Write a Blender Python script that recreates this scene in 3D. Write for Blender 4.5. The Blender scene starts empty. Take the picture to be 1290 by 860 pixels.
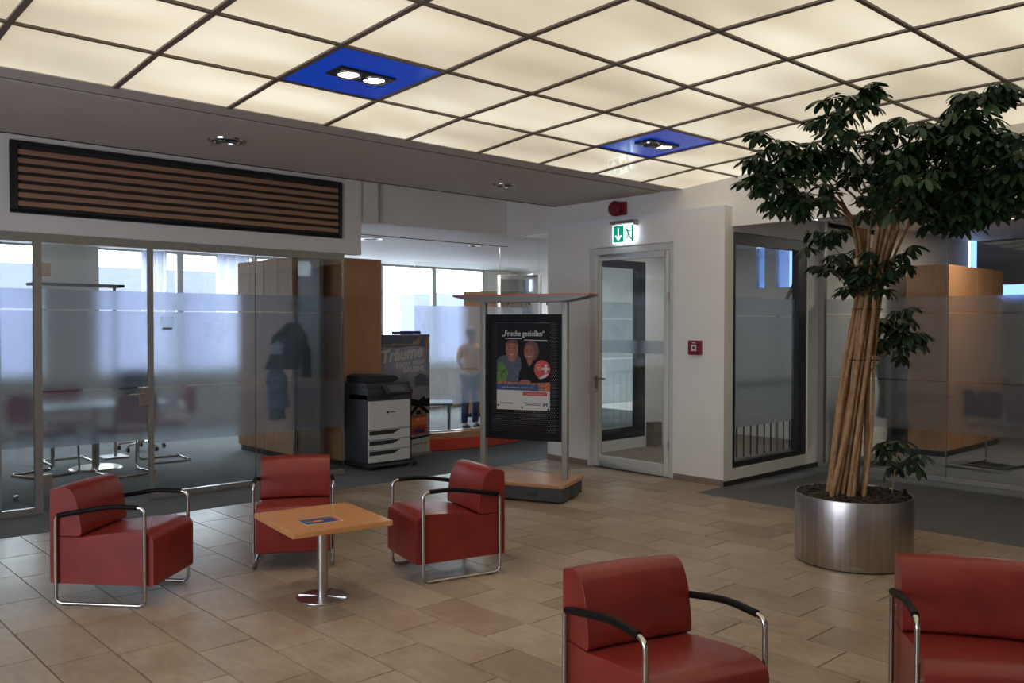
import bpy, math, random
from mathutils import Vector, Matrix, noise
random.seed(7)
PI = math.pi
SC = bpy.context.scene
COL = SC.collection

# ---------------------------------------------------------------- camera, world, light, exposure
cam_d = bpy.data.cameras.new('camera'); cam = bpy.data.objects.new('camera', cam_d); COL.objects.link(cam)
CAM_H = 1.6287
cam_d.sensor_width = 36; cam_d.lens = 1097.31/1290*36; cam_d.clip_start = .05; cam_d.clip_end = 200
yaw, pit, rol = math.radians(47.0442), math.radians(-.9904), math.radians(.0625)
fw = Vector((math.cos(yaw)*math.cos(pit), math.sin(yaw)*math.cos(pit), math.sin(pit)))
rt = Vector((math.sin(yaw), -math.cos(yaw), 0)); up = rt.cross(fw)
r2 = math.cos(rol)*rt+math.sin(rol)*up; u2 = -math.sin(rol)*rt+math.cos(rol)*up
cam.matrix_world = Matrix(((r2.x, u2.x, -fw.x, 0), (r2.y, u2.y, -fw.y, 0), (r2.z, u2.z, -fw.z, CAM_H), (0, 0, 0, 1)))
SC.camera = cam

w = bpy.data.worlds.new('world'); SC.world = w; w.use_nodes = True
bg = w.node_tree.nodes['Background']; bg.inputs[0].default_value = (.80, .87, 1.0, 1); bg.inputs[1].default_value = 15

def area(name, loc, rot, sx, sy, power, color, portal=False, spread=PI):
    d = bpy.data.lights.new(name, 'AREA'); d.shape = 'RECTANGLE'; d.size = sx; d.size_y = sy
    d.energy = power; d.color = color; d.spread = spread
    o = bpy.data.objects.new(name, d); COL.objects.link(o); o.location = loc; o.rotation_euler = rot
    if portal: d.cycles.is_portal = True
    return o
# daylight portals
area('portal', (-2.98, 3.0, 1.55), (0, -PI/2, 0), 2.0, 4.1, 1, (1, 1, 1), True)
# in the facade windows (they only guide the sky light inwards, facing -Y)
area('portal', (2.95, 13.98, 1.9), (-PI/2, 0, 0), 1.4, 2.0, 1, (1, 1, 1), True)
area('portal', (8.3, 13.98, 1.9), (-PI/2, 0, 0), 7.8, 2.0, 1, (1, 1, 1), True)

SC.view_settings.view_transform = 'Standard'
SC.view_settings.look = 'None'
SC.view_settings.exposure = 0.18
SC.view_settings.gamma = 1
SC.view_settings.use_curve_mapping = False
SC.cycles.max_bounces = 10
SC.cycles.transparent_max_bounces = 16
SC.cycles.transmission_bounces = 8
SC.cycles.sample_clamp_indirect = 4
SC.cycles.use_denoising = True

# ---------------------------------------------------------------- materials
def nt(name):
    m = bpy.data.materials.new(name); m.use_nodes = True
    n = m.node_tree; b = n.nodes['Principled BSDF']
    return m, n, b
def L(n, a, b): n.links.new(a, b)
def ramp(n, fac, stops):
    r = n.nodes.new('ShaderNodeValToRGB'); e = r.color_ramp.elements
    while len(e) > 1: e.remove(e[-1])
    e[0].position, e[0].color = stops[0][0], (*stops[0][1], 1)
    for p, c in stops[1:]:
        k = e.new(p); k.color = (*c, 1)
    L(n, fac, r.inputs[0]); return r.outputs[0]
def coords(n, scale=(1, 1, 1), kind='Object', rot=(0, 0, 0)):
    t = n.nodes.new('ShaderNodeTexCoord'); mp = n.nodes.new('ShaderNodeMapping')
    mp.inputs['Scale'].default_value = scale; mp.inputs['Rotation'].default_value = rot
    L(n, t.outputs[kind], mp.inputs[0]); return mp.outputs[0]
def wpos(n, scale=(1, 1, 1)):
    t = n.nodes.new('ShaderNodeNewGeometry'); mp = n.nodes.new('ShaderNodeMapping')
    mp.inputs['Scale'].default_value = scale; L(n, t.outputs['Position'], mp.inputs[0]); return mp.outputs[0]
def noise_n(n, vec, scale, detail=4, rough=.55):
    t = n.nodes.new('ShaderNodeTexNoise'); t.inputs['Scale'].default_value = scale
    t.inputs['Detail'].default_value = detail; t.inputs['Roughness'].default_value = rough
    L(n, vec, t.inputs['Vector']); return t.outputs['Fac']
def bump(n, b, h, strength, dist=.01):
    k = n.nodes.new('ShaderNodeBump'); k.inputs['Strength'].default_value = strength; k.inputs['Distance'].default_value = dist
    L(n, h, k.inputs['Height']); L(n, k.outputs[0], b.inputs['Normal'])
def simple(name, col, rough=.5, metal=0, var=.12, scale=8, bmp=0, bscale=120, coat=0, emit=None, es=0, spec=None, stretch=(1, 1, 1)):
    m, n, b = nt(name)
    v = coords(n, stretch)
    f = noise_n(n, v, scale)
    lo = tuple(c*(1-var) for c in col); hi = tuple(min(1, c*(1+var)) for c in col)
    L(n, ramp(n, f, [(.3, lo), (.7, hi)]), b.inputs['Base Color'])
    b.inputs['Roughness'].default_value = rough; b.inputs['Metallic'].default_value = metal
    b.inputs['Coat Weight'].default_value = coat; b.inputs['Coat Roughness'].default_value = .08
    if spec is not None: b.inputs['Specular IOR Level'].default_value = spec
    if bmp: bump(n, b, noise_n(n, v, bscale, 2), bmp, .002)
    if emit: b.inputs['Emission Color'].default_value = (*emit, 1); b.inputs['Emission Strength'].default_value = es
    return m
M = {}
M['wall'] = simple('wall_paint', (.80, .76, .70), .75, var=.03, scale=2, bmp=.15, bscale=300)
M['wall2'] = simple('wall_paint_grey', (.76, .72, .67), .75, var=.03, scale=2, bmp=.15, bscale=300)
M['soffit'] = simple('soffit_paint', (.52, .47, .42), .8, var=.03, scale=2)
M['slot'] = simple('shadow_gap', (.03, .025, .02), .8)
M['hallceil'] = simple('hall_ceiling', (.75, .75, .75), .6, var=.02, scale=2)
M['alu'] = simple('anodised_aluminium', (.36, .34, .32), .38, .7, var=.05)
M['frame_white'] = simple('door_frame_lacquer', (.62, .62, .58), .4, var=.03)
M['blackframe'] = simple('black_window_frame', (.018, .019, .022), .4, var=.1)
M['chrome'] = simple('chrome', (.50, .48, .46), .18, 1, var=.05)
M['steel'] = simple('brushed_steel', (.50, .47, .44), .3, 1, var=.06, scale=3)
M['blackrub'] = simple('black_rubber', (.006, .005, .005), .5, var=.1, spec=.12)
M['black'] = simple('black_plastic', (.022, .023, .025), .45, var=.1)
M['whiteplastic'] = simple('light_plastic', (.60, .60, .57), .45, var=.02)
M['darkgrey'] = simple('dark_grey_plastic', (.045, .048, .052), .5, var=.1)
M['red'] = simple('red_plastic', (.20, .012, .015), .4, var=.05)
M['orange_red'] = simple('red_orange_laminate', (.62, .06, .028), .4, var=.05)
M['skirting'] = simple('skirting_tile', (.24, .18, .14), .5, var=.15)
M['skirting_dark'] = simple('dark_skirting', (.03, .03, .032), .6)
M['blue'] = simple('blue_glass_panel', (.008, .05, .48), .12, var=.1, scale=2, emit=(.004, .045, .40), es=.55)
M['canopy'] = simple('canopy_grey', (.17, .165, .14), .4, .2, var=.05)
M['post'] = simple('post_grey', (.24, .23, .19), .4, .3, var=.05)
M['lampblack'] = simple('lamp_housing', (.02, .018, .016), .4)
M['skin'] = simple('skin', (.50, .25, .18), .6, var=.08)
M['skin_print'] = simple('printed_skin', (.26, .085, .055), .6, var=.2, scale=20)
M['yellow_top'] = simple('yellow_orange_cloth', (.95, .40, .03), .8, var=.1)
M['jeans'] = simple('blue_denim', (.03, .06, .16), .85, var=.25, scale=40)
M['hair'] = simple('brown_hair', (.16, .05, .035), .6, var=.3, scale=30)
M['coat_dark'] = simple('dark_coat_cloth', (.012, .014, .018), .9, var=.2)
M['coat_blue'] = simple('blue_grey_jacket', (.09, .15, .24), .85, var=.2)
M['coat_white'] = simple('pale_hood', (.6, .65, .75), .85)
M['redseat'] = simple('red_seat_cloth', (.30, .02, .015), .8)
M['soil'] = simple('dark_bark_mulch', (.035, .024, .018), .9, var=.6, scale=60, bmp=.5)
M['desk'] = simple('pale_desk', (.42, .42, .44), .4)
M['paper'] = simple('paper_white', (.50, .48, .44), .6, var=.02)
M['navy'] = simple('navy_print', (.02, .03, .12), .5)
M['printred'] = simple('red_print', (.45, .035, .02), .5)
M['printblack'] = simple('black_print', (.005, .005, .007), .6, spec=.2)
M['printgrey'] = simple('grey_print', (.28, .27, .25), .5)
M['printgreen'] = simple('green_print', (.07, .16, .02), .5, var=.5, scale=60)
M['shirt_print'] = simple('grey_shirt_print', (.05, .055, .075), .5, var=.4, scale=30)
M['food_print'] = simple('food_print', (.32, .09, .03), .5, var=.8, scale=45)
M['hairprint'] = simple('hair_print', (.09, .022, .012), .5, var=.3, scale=60)
M['printorange'] = simple('orange_print', (.70, .16, .02), .5)
M['printtan'] = simple('tan_print', (.26, .2, .12), .5, var=.5, scale=20)
M['banner_grey'] = simple('banner_grey', (.26, .26, .29), .55, var=.3, scale=5)
M['slate_print'] = simple('slate_print', (.09, .10, .14), .5, var=.4, scale=30)
M['greenglow'] = simple('green_lit_sign', (.0, .22, .14), .4, emit=(0.0, .24, .15), es=.9, var=.02)
M['whiteglow'] = simple('white_lit_sign', (.8, .85, .9), .4, emit=(.75, .9, 1.0), es=1.6, var=.02)
M['glowedge'] = simple('lit_edge', (.8, .85, .9), .4, emit=(.6, .75, 1.0), es=5, var=.02)
M['lamp_on'] = simple('lamp_on', (1, .9, .85), .4, emit=(1, .80, .66), es=9, var=.02)
M['led'] = simple('ceiling_lamp_on', (1, .9, .8), .4, emit=(1, .85, .7), es=1.5, var=.02)
M['shelf_grey'] = simple('grey_screen', (.10, .10, .11), .6)
M['exterior'] = simple('exterior_render', (.105, .108, .16), .9, var=.1, scale=.4)
M['exterior_ground'] = simple('exterior_paving', (.25, .25, .26), .9)
def sheer():
    m, n, b = nt('sheer_curtain'); out = n.nodes['Material Output']
    tl = n.nodes.new('ShaderNodeBsdfTranslucent'); tl.inputs[0].default_value = (.5, .5, .62, 1); b.inputs['Base Color'].default_value = (.6, .6, .7, 1)
    mx = n.nodes.new('ShaderNodeMixShader'); mx.inputs[0].default_value = .4; L(n, tl.outputs[0], mx.inputs[1]); L(n, b.outputs[0], mx.inputs[2]); L(n, mx.outputs[0], out.inputs[0]); return m
M['curtain'] = sheer()

def wood(name, a, b_, rough=.35, axis=(1, 12, 12), coat=.2):
    m, n, b = nt(name)
    v = coords(n, axis)
    f = noise_n(n, v, 3, 6, .6)
    L(n, ramp(n, f, [(.3, a), (.7, b_)]), b.inputs['Base Color'])
    b.inputs['Roughness'].default_value = rough; b.inputs['Coat Weight'].default_value = coat
    return m
M['wood_table'] = wood('beech_top', (.46, .20, .07), (.60, .28, .11), .3)
M['wood_base'] = wood('beech_plinth', (.44, .20, .09), (.56, .27, .13), .3)
M['wood_cab'] = wood('cabinet_beech', (.38, .175, .078), (.50, .25, .12), .5, (10, 10, .8), 0)
M['wood_slat'] = wood('slat_wood', (.33, .17, .10), (.44, .23, .135), .5, (.6, 10, 10))
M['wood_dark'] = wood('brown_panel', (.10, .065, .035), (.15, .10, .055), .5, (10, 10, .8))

def leather():
    m, n, b = nt('red_leather')
    v = coords(n)
    L(n, ramp(n, noise_n(n, v, 5), [(.3, (.155, .016, .012)), (.7, (.225, .023, .016))]), b.inputs['Base Color'])
    b.inputs['Roughness'].default_value = .34; b.inputs['Specular IOR Level'].default_value = .4
    vt = n.nodes.new('ShaderNodeTexVoronoi'); vt.inputs['Scale'].default_value = 320; L(n, v, vt.inputs['Vector'])
    bump(n, b, vt.outputs['Distance'], .12, .001)
    return m
M['leather'] = leather()

def tile_mat():
    m, n, b = nt('stone_tile')
    v = wpos(n)
    oi = n.nodes.new('ShaderNodeObjectInfo')
    f1 = noise_n(n, v, 1.6, 8, .62); f2 = noise_n(n, wpos(n, (6, 2, 1)), 4, 6, .6)
    mx = n.nodes.new('ShaderNodeMath'); mx.operation = 'ADD'
    a = n.nodes.new('ShaderNodeMath'); a.operation = 'MULTIPLY'; a.inputs[1].default_value = .45; L(n, f2, a.inputs[0])
    c = n.nodes.new('ShaderNodeMath'); c.operation = 'MULTIPLY'; c.inputs[1].default_value = .55; L(n, f1, c.inputs[0])
    L(n, a.outputs[0], mx.inputs[0]); L(n, c.outputs[0], mx.inputs[1])
    d = n.nodes.new('ShaderNodeMath'); d.operation = 'MULTIPLY_ADD'; d.inputs[1].default_value = .14; d.inputs[2].default_value = -.07
    L(n, oi.outputs['Random'], d.inputs[0])
    s = n.nodes.new('ShaderNodeMath'); s.operation = 'ADD'; L(n, mx.outputs[0], s.inputs[0]); L(n, d.outputs[0], s.inputs[1])
    L(n, ramp(n, s.outputs[0], [(.28, (.20, .145, .098)), (.46, (.31, .225, .155)), (.56, (.37, .285, .205)), (.74, (.47, .38, .285))]), b.inputs['Base Color'])
    L(n, ramp(n, f2, [(.3, (.30,)*3), (.7, (.46,)*3)]), b.inputs['Roughness'])
    bump(n, b, f2, .12, .003)
    return m
M['tile'] = tile_mat()
M['grout'] = simple('grout', (.07, .055, .042), .9)
def carpet_mat():
    m, n, b = nt('grey_carpet')
    v = wpos(n)
    f = noise_n(n, v, 260, 3); g = noise_n(n, v, 3, 3)
    mm = n.nodes.new('ShaderNodeMath'); mm.operation = 'MULTIPLY_ADD'; mm.inputs[1].default_value = .3; L(n, g, mm.inputs[0])
    k = n.nodes.new('ShaderNodeMath'); k.operation = 'MULTIPLY'; k.inputs[1].default_value = .7; L(n, f, k.inputs[0]); L(n, k.outputs[0], mm.inputs[2])
    L(n, ramp(n, mm.outputs[0], [(.3, (.085, .088, .092)), (.7, (.16, .162, .168))]), b.inputs['Base Color'])
    b.inputs['Roughness'].default_value = .95; bump(n, b, f, .4, .003)
    return m
M['carpet'] = carpet_mat()

def panel_mat():
    m, n, b = nt('backlit_opal_panel')
    v = wpos(n)
    f = noise_n(n, wpos(n, (.8, 2.2, 1)), .9, 1, .4)
    oi = n.nodes.new('ShaderNodeObjectInfo')
    b.inputs['Base Color'].default_value = (.42, .38, .30, 1)
    b.inputs['Roughness'].default_value = .5; b.inputs['Coat Weight'].default_value = .6; b.inputs['Coat Roughness'].default_value = .04
    L(n, ramp(n, f, [(.28, (.56, .48, .34)), (.5, (.76, .67, .495)), (.72, (.96, .89, .70))]), b.inputs['Emission Color'])
    r = n.nodes.new('ShaderNodeMath'); r.operation = 'MULTIPLY_ADD'; r.inputs[1].default_value = .10; r.inputs[2].default_value = .82
    L(n, oi.outputs['Random'], r.inputs[0]); L(n, r.outputs[0], b.inputs['Emission Strength'])
    return m
M['panel'] = panel_mat()
M['gridbar'] = simple('ceiling_grid_metal', (.16, .12, .09), .5, .2, var=.05)

def glass_mat(name, tint=(.93, .96, .95), refl=1.0):
    m, n, b = nt(name); n.nodes.remove(b)
    out = n.nodes['Material Output']
    t = n.nodes.new('ShaderNodeBsdfTransparent'); t.inputs[0].default_value = (*tint, 1)
    gl = n.nodes.new('ShaderNodeBsdfGlossy'); gl.inputs['Roughness'].default_value = .02; gl.inputs['Color'].default_value = (refl, refl, refl, 1)
    fr = n.nodes.new('ShaderNodeFresnel')
    ge = n.nodes.new('ShaderNodeNewGeometry'); io = n.nodes.new('ShaderNodeMath'); io.operation = 'MULTIPLY_ADD'   # air to glass on both faces
    L(n, ge.outputs['Backfacing'], io.inputs[0]); io.inputs[1].default_value = 1/1.5-1.5; io.inputs[2].default_value = 1.5; L(n, io.outputs[0], fr.inputs[0])
    mx = n.nodes.new('ShaderNodeMixShader'); L(n, fr.outputs[0], mx.inputs[0]); L(n, t.outputs[0], mx.inputs[1]); L(n, gl.outputs[0], mx.inputs[2])
    L(n, mx.outputs[0], out.inputs[0]); return m
M['glass'] = glass_mat('clear_glass')
M['blueglass'] = glass_mat('blue_tinted_glass', (.22, .28, .42))
M['smoke'] = glass_mat('grey_tinted_glass', (.68, .70, .74))
def film_mat():
    m, n, b = nt('frosted_film'); n.nodes.remove(b)
    out = n.nodes['Material Output']
    rf = n.nodes.new('ShaderNodeBsdfRefraction'); rf.inputs['IOR'].default_value = 1.3; rf.inputs['Roughness'].default_value = .21
    rf.inputs['Color'].default_value = (.88, .90, .93, 1)
    tl = n.nodes.new('ShaderNodeBsdfTranslucent'); tl.inputs[0].default_value = (.62, .66, .74, 1)
    df = n.nodes.new('ShaderNodeBsdfDiffuse'); df.inputs[0].default_value = (.5, .5, .5, 1)
    m0 = n.nodes.new('ShaderNodeMixShader'); m0.inputs[0].default_value = .12; L(n, tl.outputs[0], m0.inputs[1]); L(n, df.outputs[0], m0.inputs[2])
    mx = n.nodes.new('ShaderNodeMixShader'); mx.inputs[0].default_value = .14
    L(n, rf.outputs[0], mx.inputs[1]); L(n, m0.outputs[0], mx.inputs[2]); L(n, mx.outputs[0], out.inputs[0])
    return m
M['film'] = film_mat()

def perforated():
    m, n, b = nt('perforated_black_sheet')
    out = n.nodes['Material Output']
    t = n.nodes.new('ShaderNodeTexCoord'); sx = n.nodes.new('ShaderNodeSeparateXYZ'); L(n, t.outputs['Object'], sx.inputs[0])
    def mth(op, a, b2=None, c2=None):
        k = n.nodes.new('ShaderNodeMath'); k.operation = op
        for i, q in enumerate((a, b2, c2)):
            if q is None: continue
            if isinstance(q, (int, float)): k.inputs[i].default_value = q
            else: L(n, q, k.inputs[i])
        return k.outputs[0]
    P = .019
    u = mth('DIVIDE', sx.outputs[0], P); v = mth('DIVIDE', sx.outputs[2], P)
    row = mth('FLOOR', v); off = mth('MULTIPLY', mth('MODULO', mth('ABSOLUTE', row), 2), .5)
    du = mth('SUBTRACT', mth('FRACT', mth('ADD', u, off)), .5); dv = mth('SUBTRACT', mth('FRACT', v), .5)
    d2 = mth('ADD', mth('MULTIPLY', du, du), mth('MULTIPLY', dv, dv))
    hole = mth('LESS_THAN', d2, .045)
    inx = mth('LESS_THAN', mth('ABSOLUTE', sx.outputs[0]), .335); inz = mth('LESS_THAN', mth('ABSOLUTE', mth('SUBTRACT', sx.outputs[2], 1.14)), .53)
    k = mth('MULTIPLY', mth('MULTIPLY', hole, inx), inz)
    b.inputs['Base Color'].default_value = (.006, .007, .008, 1); b.inputs['Roughness'].default_value = .6; b.inputs['Specular IOR Level'].default_value = .15
    tr = n.nodes.new('ShaderNodeBsdfTransparent'); mx = n.nodes.new('ShaderNodeMixShader')
    L(n, k, mx.inputs[0]); L(n, b.outputs[0], mx.inputs[1]); L(n, tr.outputs[0], mx.inputs[2]); L(n, mx.outputs[0], out.inputs[0])
    return m
M['perf'] = perforated()

def brushed():
    m, n, b = nt('brushed_planter_steel')
    t = n.nodes.new('ShaderNodeTexCoord'); mp = n.nodes.new('ShaderNodeMapping'); mp.inputs['Scale'].default_value = (1, 1, .02)
    L(n, t.outputs['Object'], mp.inputs[0])
    f = noise_n(n, mp.outputs[0], 38, 4, .7)
    L(n, ramp(n, f, [(.3, (.34, .30, .27)), (.7, (.52, .47, .43))]), b.inputs['Base Color'])
    b.inputs['Metallic'].default_value = 1; b.inputs['Roughness'].default_value = .30
    b.inputs['Anisotropic'].default_value = .6
    bump(n, b, f, .05, .001)
    return m
M['planter'] = brushed()
def bark():
    m, n, b = nt('tan_bark')
    f = noise_n(n, coords(n, (1, 1, .35)), 45, 5, .7); g = noise_n(n, coords(n, (1, 1, 6)), 12, 2)
    L(n, ramp(n, f, [(.3, (.17, .085, .035)), (.6, (.36, .21, .10)), (.8, (.46, .30, .16))]), b.inputs['Base Color'])
    b.inputs['Roughness'].default_value = .8; bump(n, b, g, .5, .004); return m
M['bark'] = bark()
def leafm(name, a, c):
    m, n, b = nt(name)
    oi = n.nodes.new('ShaderNodeObjectInfo')
    f = noise_n(n, wpos(n), 9, 2)
    mm = n.nodes.new('ShaderNodeMath'); mm.operation = 'MULTIPLY_ADD'; mm.inputs[1].default_value = .5; L(n, oi.outputs['Random'], mm.inputs[0])
    k = n.nodes.new('ShaderNodeMath'); k.operation = 'MULTIPLY'; k.inputs[1].default_value = .5; L(n, f, k.inputs[0]); L(n, k.outputs[0], mm.inputs[2])
    L(n, ramp(n, mm.outputs[0], [(.2, a), (.8, c)]), b.inputs['Base Color'])
    b.inputs['Roughness'].default_value = .5; b.inputs['Specular IOR Level'].default_value = .3
    return m
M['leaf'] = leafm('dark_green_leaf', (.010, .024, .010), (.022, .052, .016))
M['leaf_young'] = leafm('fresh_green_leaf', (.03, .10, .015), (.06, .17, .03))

# ---------------------------------------------------------------- mesh helpers
class MB:
    def __init__(s): s.v = []; s.f = []; s.m = []; s.mi = 0
    def add(s, vs, fs):
        o = len(s.v); s.v += [tuple(p) for p in vs]; s.f += [tuple(i+o for i in f) for f in fs]; s.m += [s.mi]*len(fs); return s
    def box(s, x0, x1, y0, y1, z0, z1, X=None):
        vs = [Vector((x, y, z)) for z in (z0, z1) for y in (y0, y1) for x in (x0, x1)]
        if X is not None: vs = [X @ v for v in vs]
        return s.add(vs, [(0, 2, 3, 1), (4, 5, 7, 6), (0, 1, 5, 4), (2, 6, 7, 3), (0, 4, 6, 2), (1, 3, 7, 5)])
    def prism(s, poly, a, b, axis='y', X=None):
        # poly given in the two other axes, extruded from a to b
        n = len(poly)
        def mk(p, t):
            if axis == 'y': return Vector((p[0], t, p[1]))
            if axis == 'z': return Vector((p[0], p[1], t))
            return Vector((t, p[0], p[1]))
        vs = [mk(p, a) for p in poly]+[mk(p, b) for p in poly]
        if X is not None: vs = [X @ v for v in vs]
        fs = [tuple(range(n)), tuple(range(2*n-1, n-1, -1))]+[(i, (i+n), (i+1) % n+n, (i+1) % n) for i in range(n)]
        return s.add(vs, fs)
    def tube(s, path, r, k=10, closed=False, cap=True):
        P = [Vector(p) for p in path]; n = len(P); R = r if isinstance(r, (list, tuple)) else [r]*n
        rings = []; prev = None
        for i in range(n):
            if closed: t = (P[(i+1) % n]-P[i-1])
            else: t = P[min(i+1, n-1)]-P[max(i-1, 0)]
            if t.length < 1e-9: t = Vector((0, 0, 1))
            t.normalize()
            if prev is None:
                a = Vector((0, 0, 1)) if abs(t.z) < .9 else Vector((1, 0, 0)); u = t.cross(a).normalized()
            else: u = (prev-t*prev.dot(t)).normalized()
            prev = u; v = t.cross(u)
            rings.append([P[i]+R[i]*(math.cos(2*PI*j/k)*u+math.sin(2*PI*j/k)*v) for j in range(k)])
        o = [p for r_ in rings for p in r_]; fs = []
        m = n if closed else n-1
        for i in range(m):
            i2 = (i+1) % n
            for j in range(k): fs.append((i*k+j, i*k+(j+1) % k, i2*k+(j+1) % k, i2*k+j))
        if cap and not closed: fs += [tuple(range(k-1, -1, -1)), tuple(range((n-1)*k, n*k))]
        return s.add(o, fs)
    def lathe(s, prof, k=32, c=(0, 0, 0), a0=0, a1=2*PI, X=None):
        full = abs(a1-a0-2*PI) < 1e-6; nn = k if full else k+1; vs = []; fs = []
        for r, z in prof:
            for j in range(nn):
                a = a0+(a1-a0)*j/k; vs.append(Vector((c[0]+r*math.cos(a), c[1]+r*math.sin(a), c[2]+z)))
        for i in range(len(prof)-1):
            for j in range(k):
                j2 = (j+1) % nn
                fs.append((i*nn+j, i*nn+j2, (i+1)*nn+j2, (i+1)*nn+j))
        if X is not None: vs = [X @ v for v in vs]
        return s.add(vs, fs)
    def ball(s, c, rx, ry, rz, k=14, h=8, X=None):
        prof = [(max(1e-4, math.sin(PI*i/h)), -math.cos(PI*i/h)) for i in range(h+1)]
        n0 = len(s.v); s.lathe(prof, k)
        for i in range(n0, len(s.v)):
            x, y, z = s.v[i]; p = Vector((c[0]+x*rx, c[1]+y*ry, c[2]+z*rz)); s.v[i] = tuple(X @ p if X is not None else p)
        return s
    def mesh(s, name):
        me = bpy.data.meshes.new(name); me.from_pydata(s.v, [], s.f); me.validate(); me.update(); return me
    def build(s, name, mat, parent=None, bevel=0, smooth=False, seg=2, mats=None):
        import bmesh
        me = s.mesh(name)
        bm = bmesh.new(); bm.from_mesh(me); bmesh.ops.recalc_face_normals(bm, faces=bm.faces)
        if bevel:
            bmesh.ops.remove_doubles(bm, verts=bm.verts, dist=1e-5)
            es = [e for e in bm.edges if e.is_manifold and e.calc_face_angle(0) > .5]
            bmesh.ops.bevel(bm, geom=es, offset=bevel, segments=seg, profile=.6, affect='EDGES', clamp_overlap=True)
        bm.to_mesh(me); bm.free()
        me.materials.append(M[mat])
        if smooth or bevel:
            for p in me.polygons: p.use_smooth = True
            me.set_sharp_from_angle(angle=math.radians(32)) if hasattr(me, 'set_sharp_from_angle') else None
        o = bpy.data.objects.new(name, me); COL.objects.link(o)
        if parent: o.parent = parent
        if bevel: o.modifiers.new('face_weighted_normals', 'WEIGHTED_NORMAL').keep_sharp = True
        return o
def tag(o, label=None, cat=None, group=None, kind=None):
    if label: o['label'] = label
    if cat: o['category'] = cat
    if group: o['group'] = group
    if kind: o['kind'] = kind
    return o
def thing(name, label, cat, loc=(0, 0, 0), rz=0, group=None):
    o = bpy.data.objects.new(name, None); COL.objects.link(o); o.empty_display_size = .1
    o.location = loc; o.rotation_euler = (0, 0, rz); return tag(o, label, cat, group)
def part(name, mat, parent, fn, **k):
    b = MB(); fn(b); return b.build(name, mat, parent, **k)
def bx(name, mat, parent, x0, x1, y0, y1, z0, z1, bevel=0, X=None):
    return MB().box(x0, x1, y0, y1, z0, z1, X).build(name, mat, parent, bevel=bevel)
def struct(name, mat, *boxes, parent=None, bevel=0):
    b = MB()
    for q in boxes: b.box(*q)
    o = b.build(name, mat, parent, bevel=bevel)
    if not parent: o['kind'] = 'structure'
    return o
def copy_tree(o, parent=None):
    c = o.copy(); COL.objects.link(c); c.parent = parent
    for ch in list(o.children): copy_tree(ch, c)
    return c
def text(name, body, size, mat, parent, X, extr=.0004, align='CENTER', shear=0, sx=1.0, bold=0):
    cu = bpy.data.curves.new('t', 'FONT'); cu.body = body; cu.size = size; cu.extrude = extr; cu.align_x = align; cu.shear = shear; cu.offset = bold; cu.resolution_u = 3
    to = bpy.data.objects.new('t', cu); COL.objects.link(to)
    bpy.context.view_layer.update()
    me = bpy.data.meshes.new_from_object(to.evaluated_get(bpy.context.evaluated_depsgraph_get()))
    bpy.data.objects.remove(to); bpy.data.curves.remove(cu)
    me.transform(X @ Matrix.Diagonal((sx, 1, 1, 1))); me.materials.clear(); me.materials.append(M[mat]); me.name = name
    o = bpy.data.objects.new(name, me); COL.objects.link(o); o.parent = parent; return o

# camera frustum test, only used to decide which floor tiles are worth building one by one
def in_view(x, y, z, mg=70):
    v = Vector((x, y, z-CAM_H)); d = v.dot(fw)
    if d < .3: return False
    px = 645+1097.3*v.dot(r2)/d; py = 430-1097.3*v.dot(u2)/d
    return -mg < px < 1290+mg and -mg < py < 860+mg

# ---------------------------------------------------------------- floor
YT, XT = 7.516, 7.135          # tile field limits
floor = struct('floor', 'grout', (-3, XT, -4, YT, -.05, -.006), (XT, 7.6, 5.003, YT, -.05, -.006))
carpet = struct('floor_carpet', 'carpet', (-3, 5.43, YT, 14, -.05, 0), (5.43, 13.2, YT, 14, -.05, 0), (XT, 14.2, -4, 5.003, -.05, 0))
struct('floor_inner', 'skirting', (7.6, 11.5, 5.1, 7.43, -.05, 0))
W = .30015; X0 = 1.193
offs = {0: .34, 1: .27, 2: .03, 3: .38, 4: .5875, 5: .19, 6: .43}
tile_cache = {}
def tile_mesh(w, l):
    k = (round(w, 3), round(l, 3))
    if k not in tile_cache:
        b = MB(); g = .0026; t = .0014
        x0, x1, y0, y1 = -w/2+g, w/2-g, -l/2+g, l/2-g
        vs = [(x0, y0, -.006), (x1, y0, -.006), (x1, y1, -.006), (x0, y1, -.006), (x0+t, y0+t, 0), (x1-t, y0+t, 0), (x1-t, y1-t, 0), (x0+t, y1-t, 0)]
        b.add(vs, [(4, 5, 6, 7), (0, 1, 5, 4), (1, 2, 6, 5), (2, 3, 7, 6), (3, 0, 4, 7)])
        me = b.mesh('tile'); me.materials.append(M['tile']); tile_cache[k] = me
    return tile_cache[k]
rest = MB(); ntile = 0
for r in range(-14, 22):
    xa, xb = X0+W*r, X0+W*(r+1)
    off = offs.get(r, (r*.2137+.11) % .6)
    ylo = -4.0
    if xa >= 7.6: continue
    if xa > XT-.05: ylo = 5.003
    xb2 = min(xb, 7.6)
    if xa < XT < xb and True: xb2 = XT
    segs = [(xa, xb2, ylo)]
    if xa < XT < xb: segs.append((XT, min(xb, 7.6), 5.003))
    for (a, b_, yl) in segs:
        if b_-a < .01: continue
        k = math.floor((yl-off)/.6)
        while True:
            y0, y1 = max(off+.6*k, yl), min(off+.6*(k+1), YT); k += 1
            if y0 >= YT-.004: break
            if y1-y0 < .01: continue
            cx, cy = (a+b_)/2, (y0+y1)/2
            vis = any(in_view(cx+dx, cy+dy, 0, 10) for dx in (-.15, .15) for dy in (-.3, 0, .3)) and ntile < 299
            if vis:
                o = bpy.data.objects.new('tile', tile_mesh(b_-a, y1-y0)); COL.objects.link(o); o.parent = floor
                o.location = (cx, cy, random.uniform(-.0006, .0006)); ntile += 1
            else:
                rest.box(a+.0018, b_-.0018, y0+.0018, y1-.0018, -.006, 0)
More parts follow.
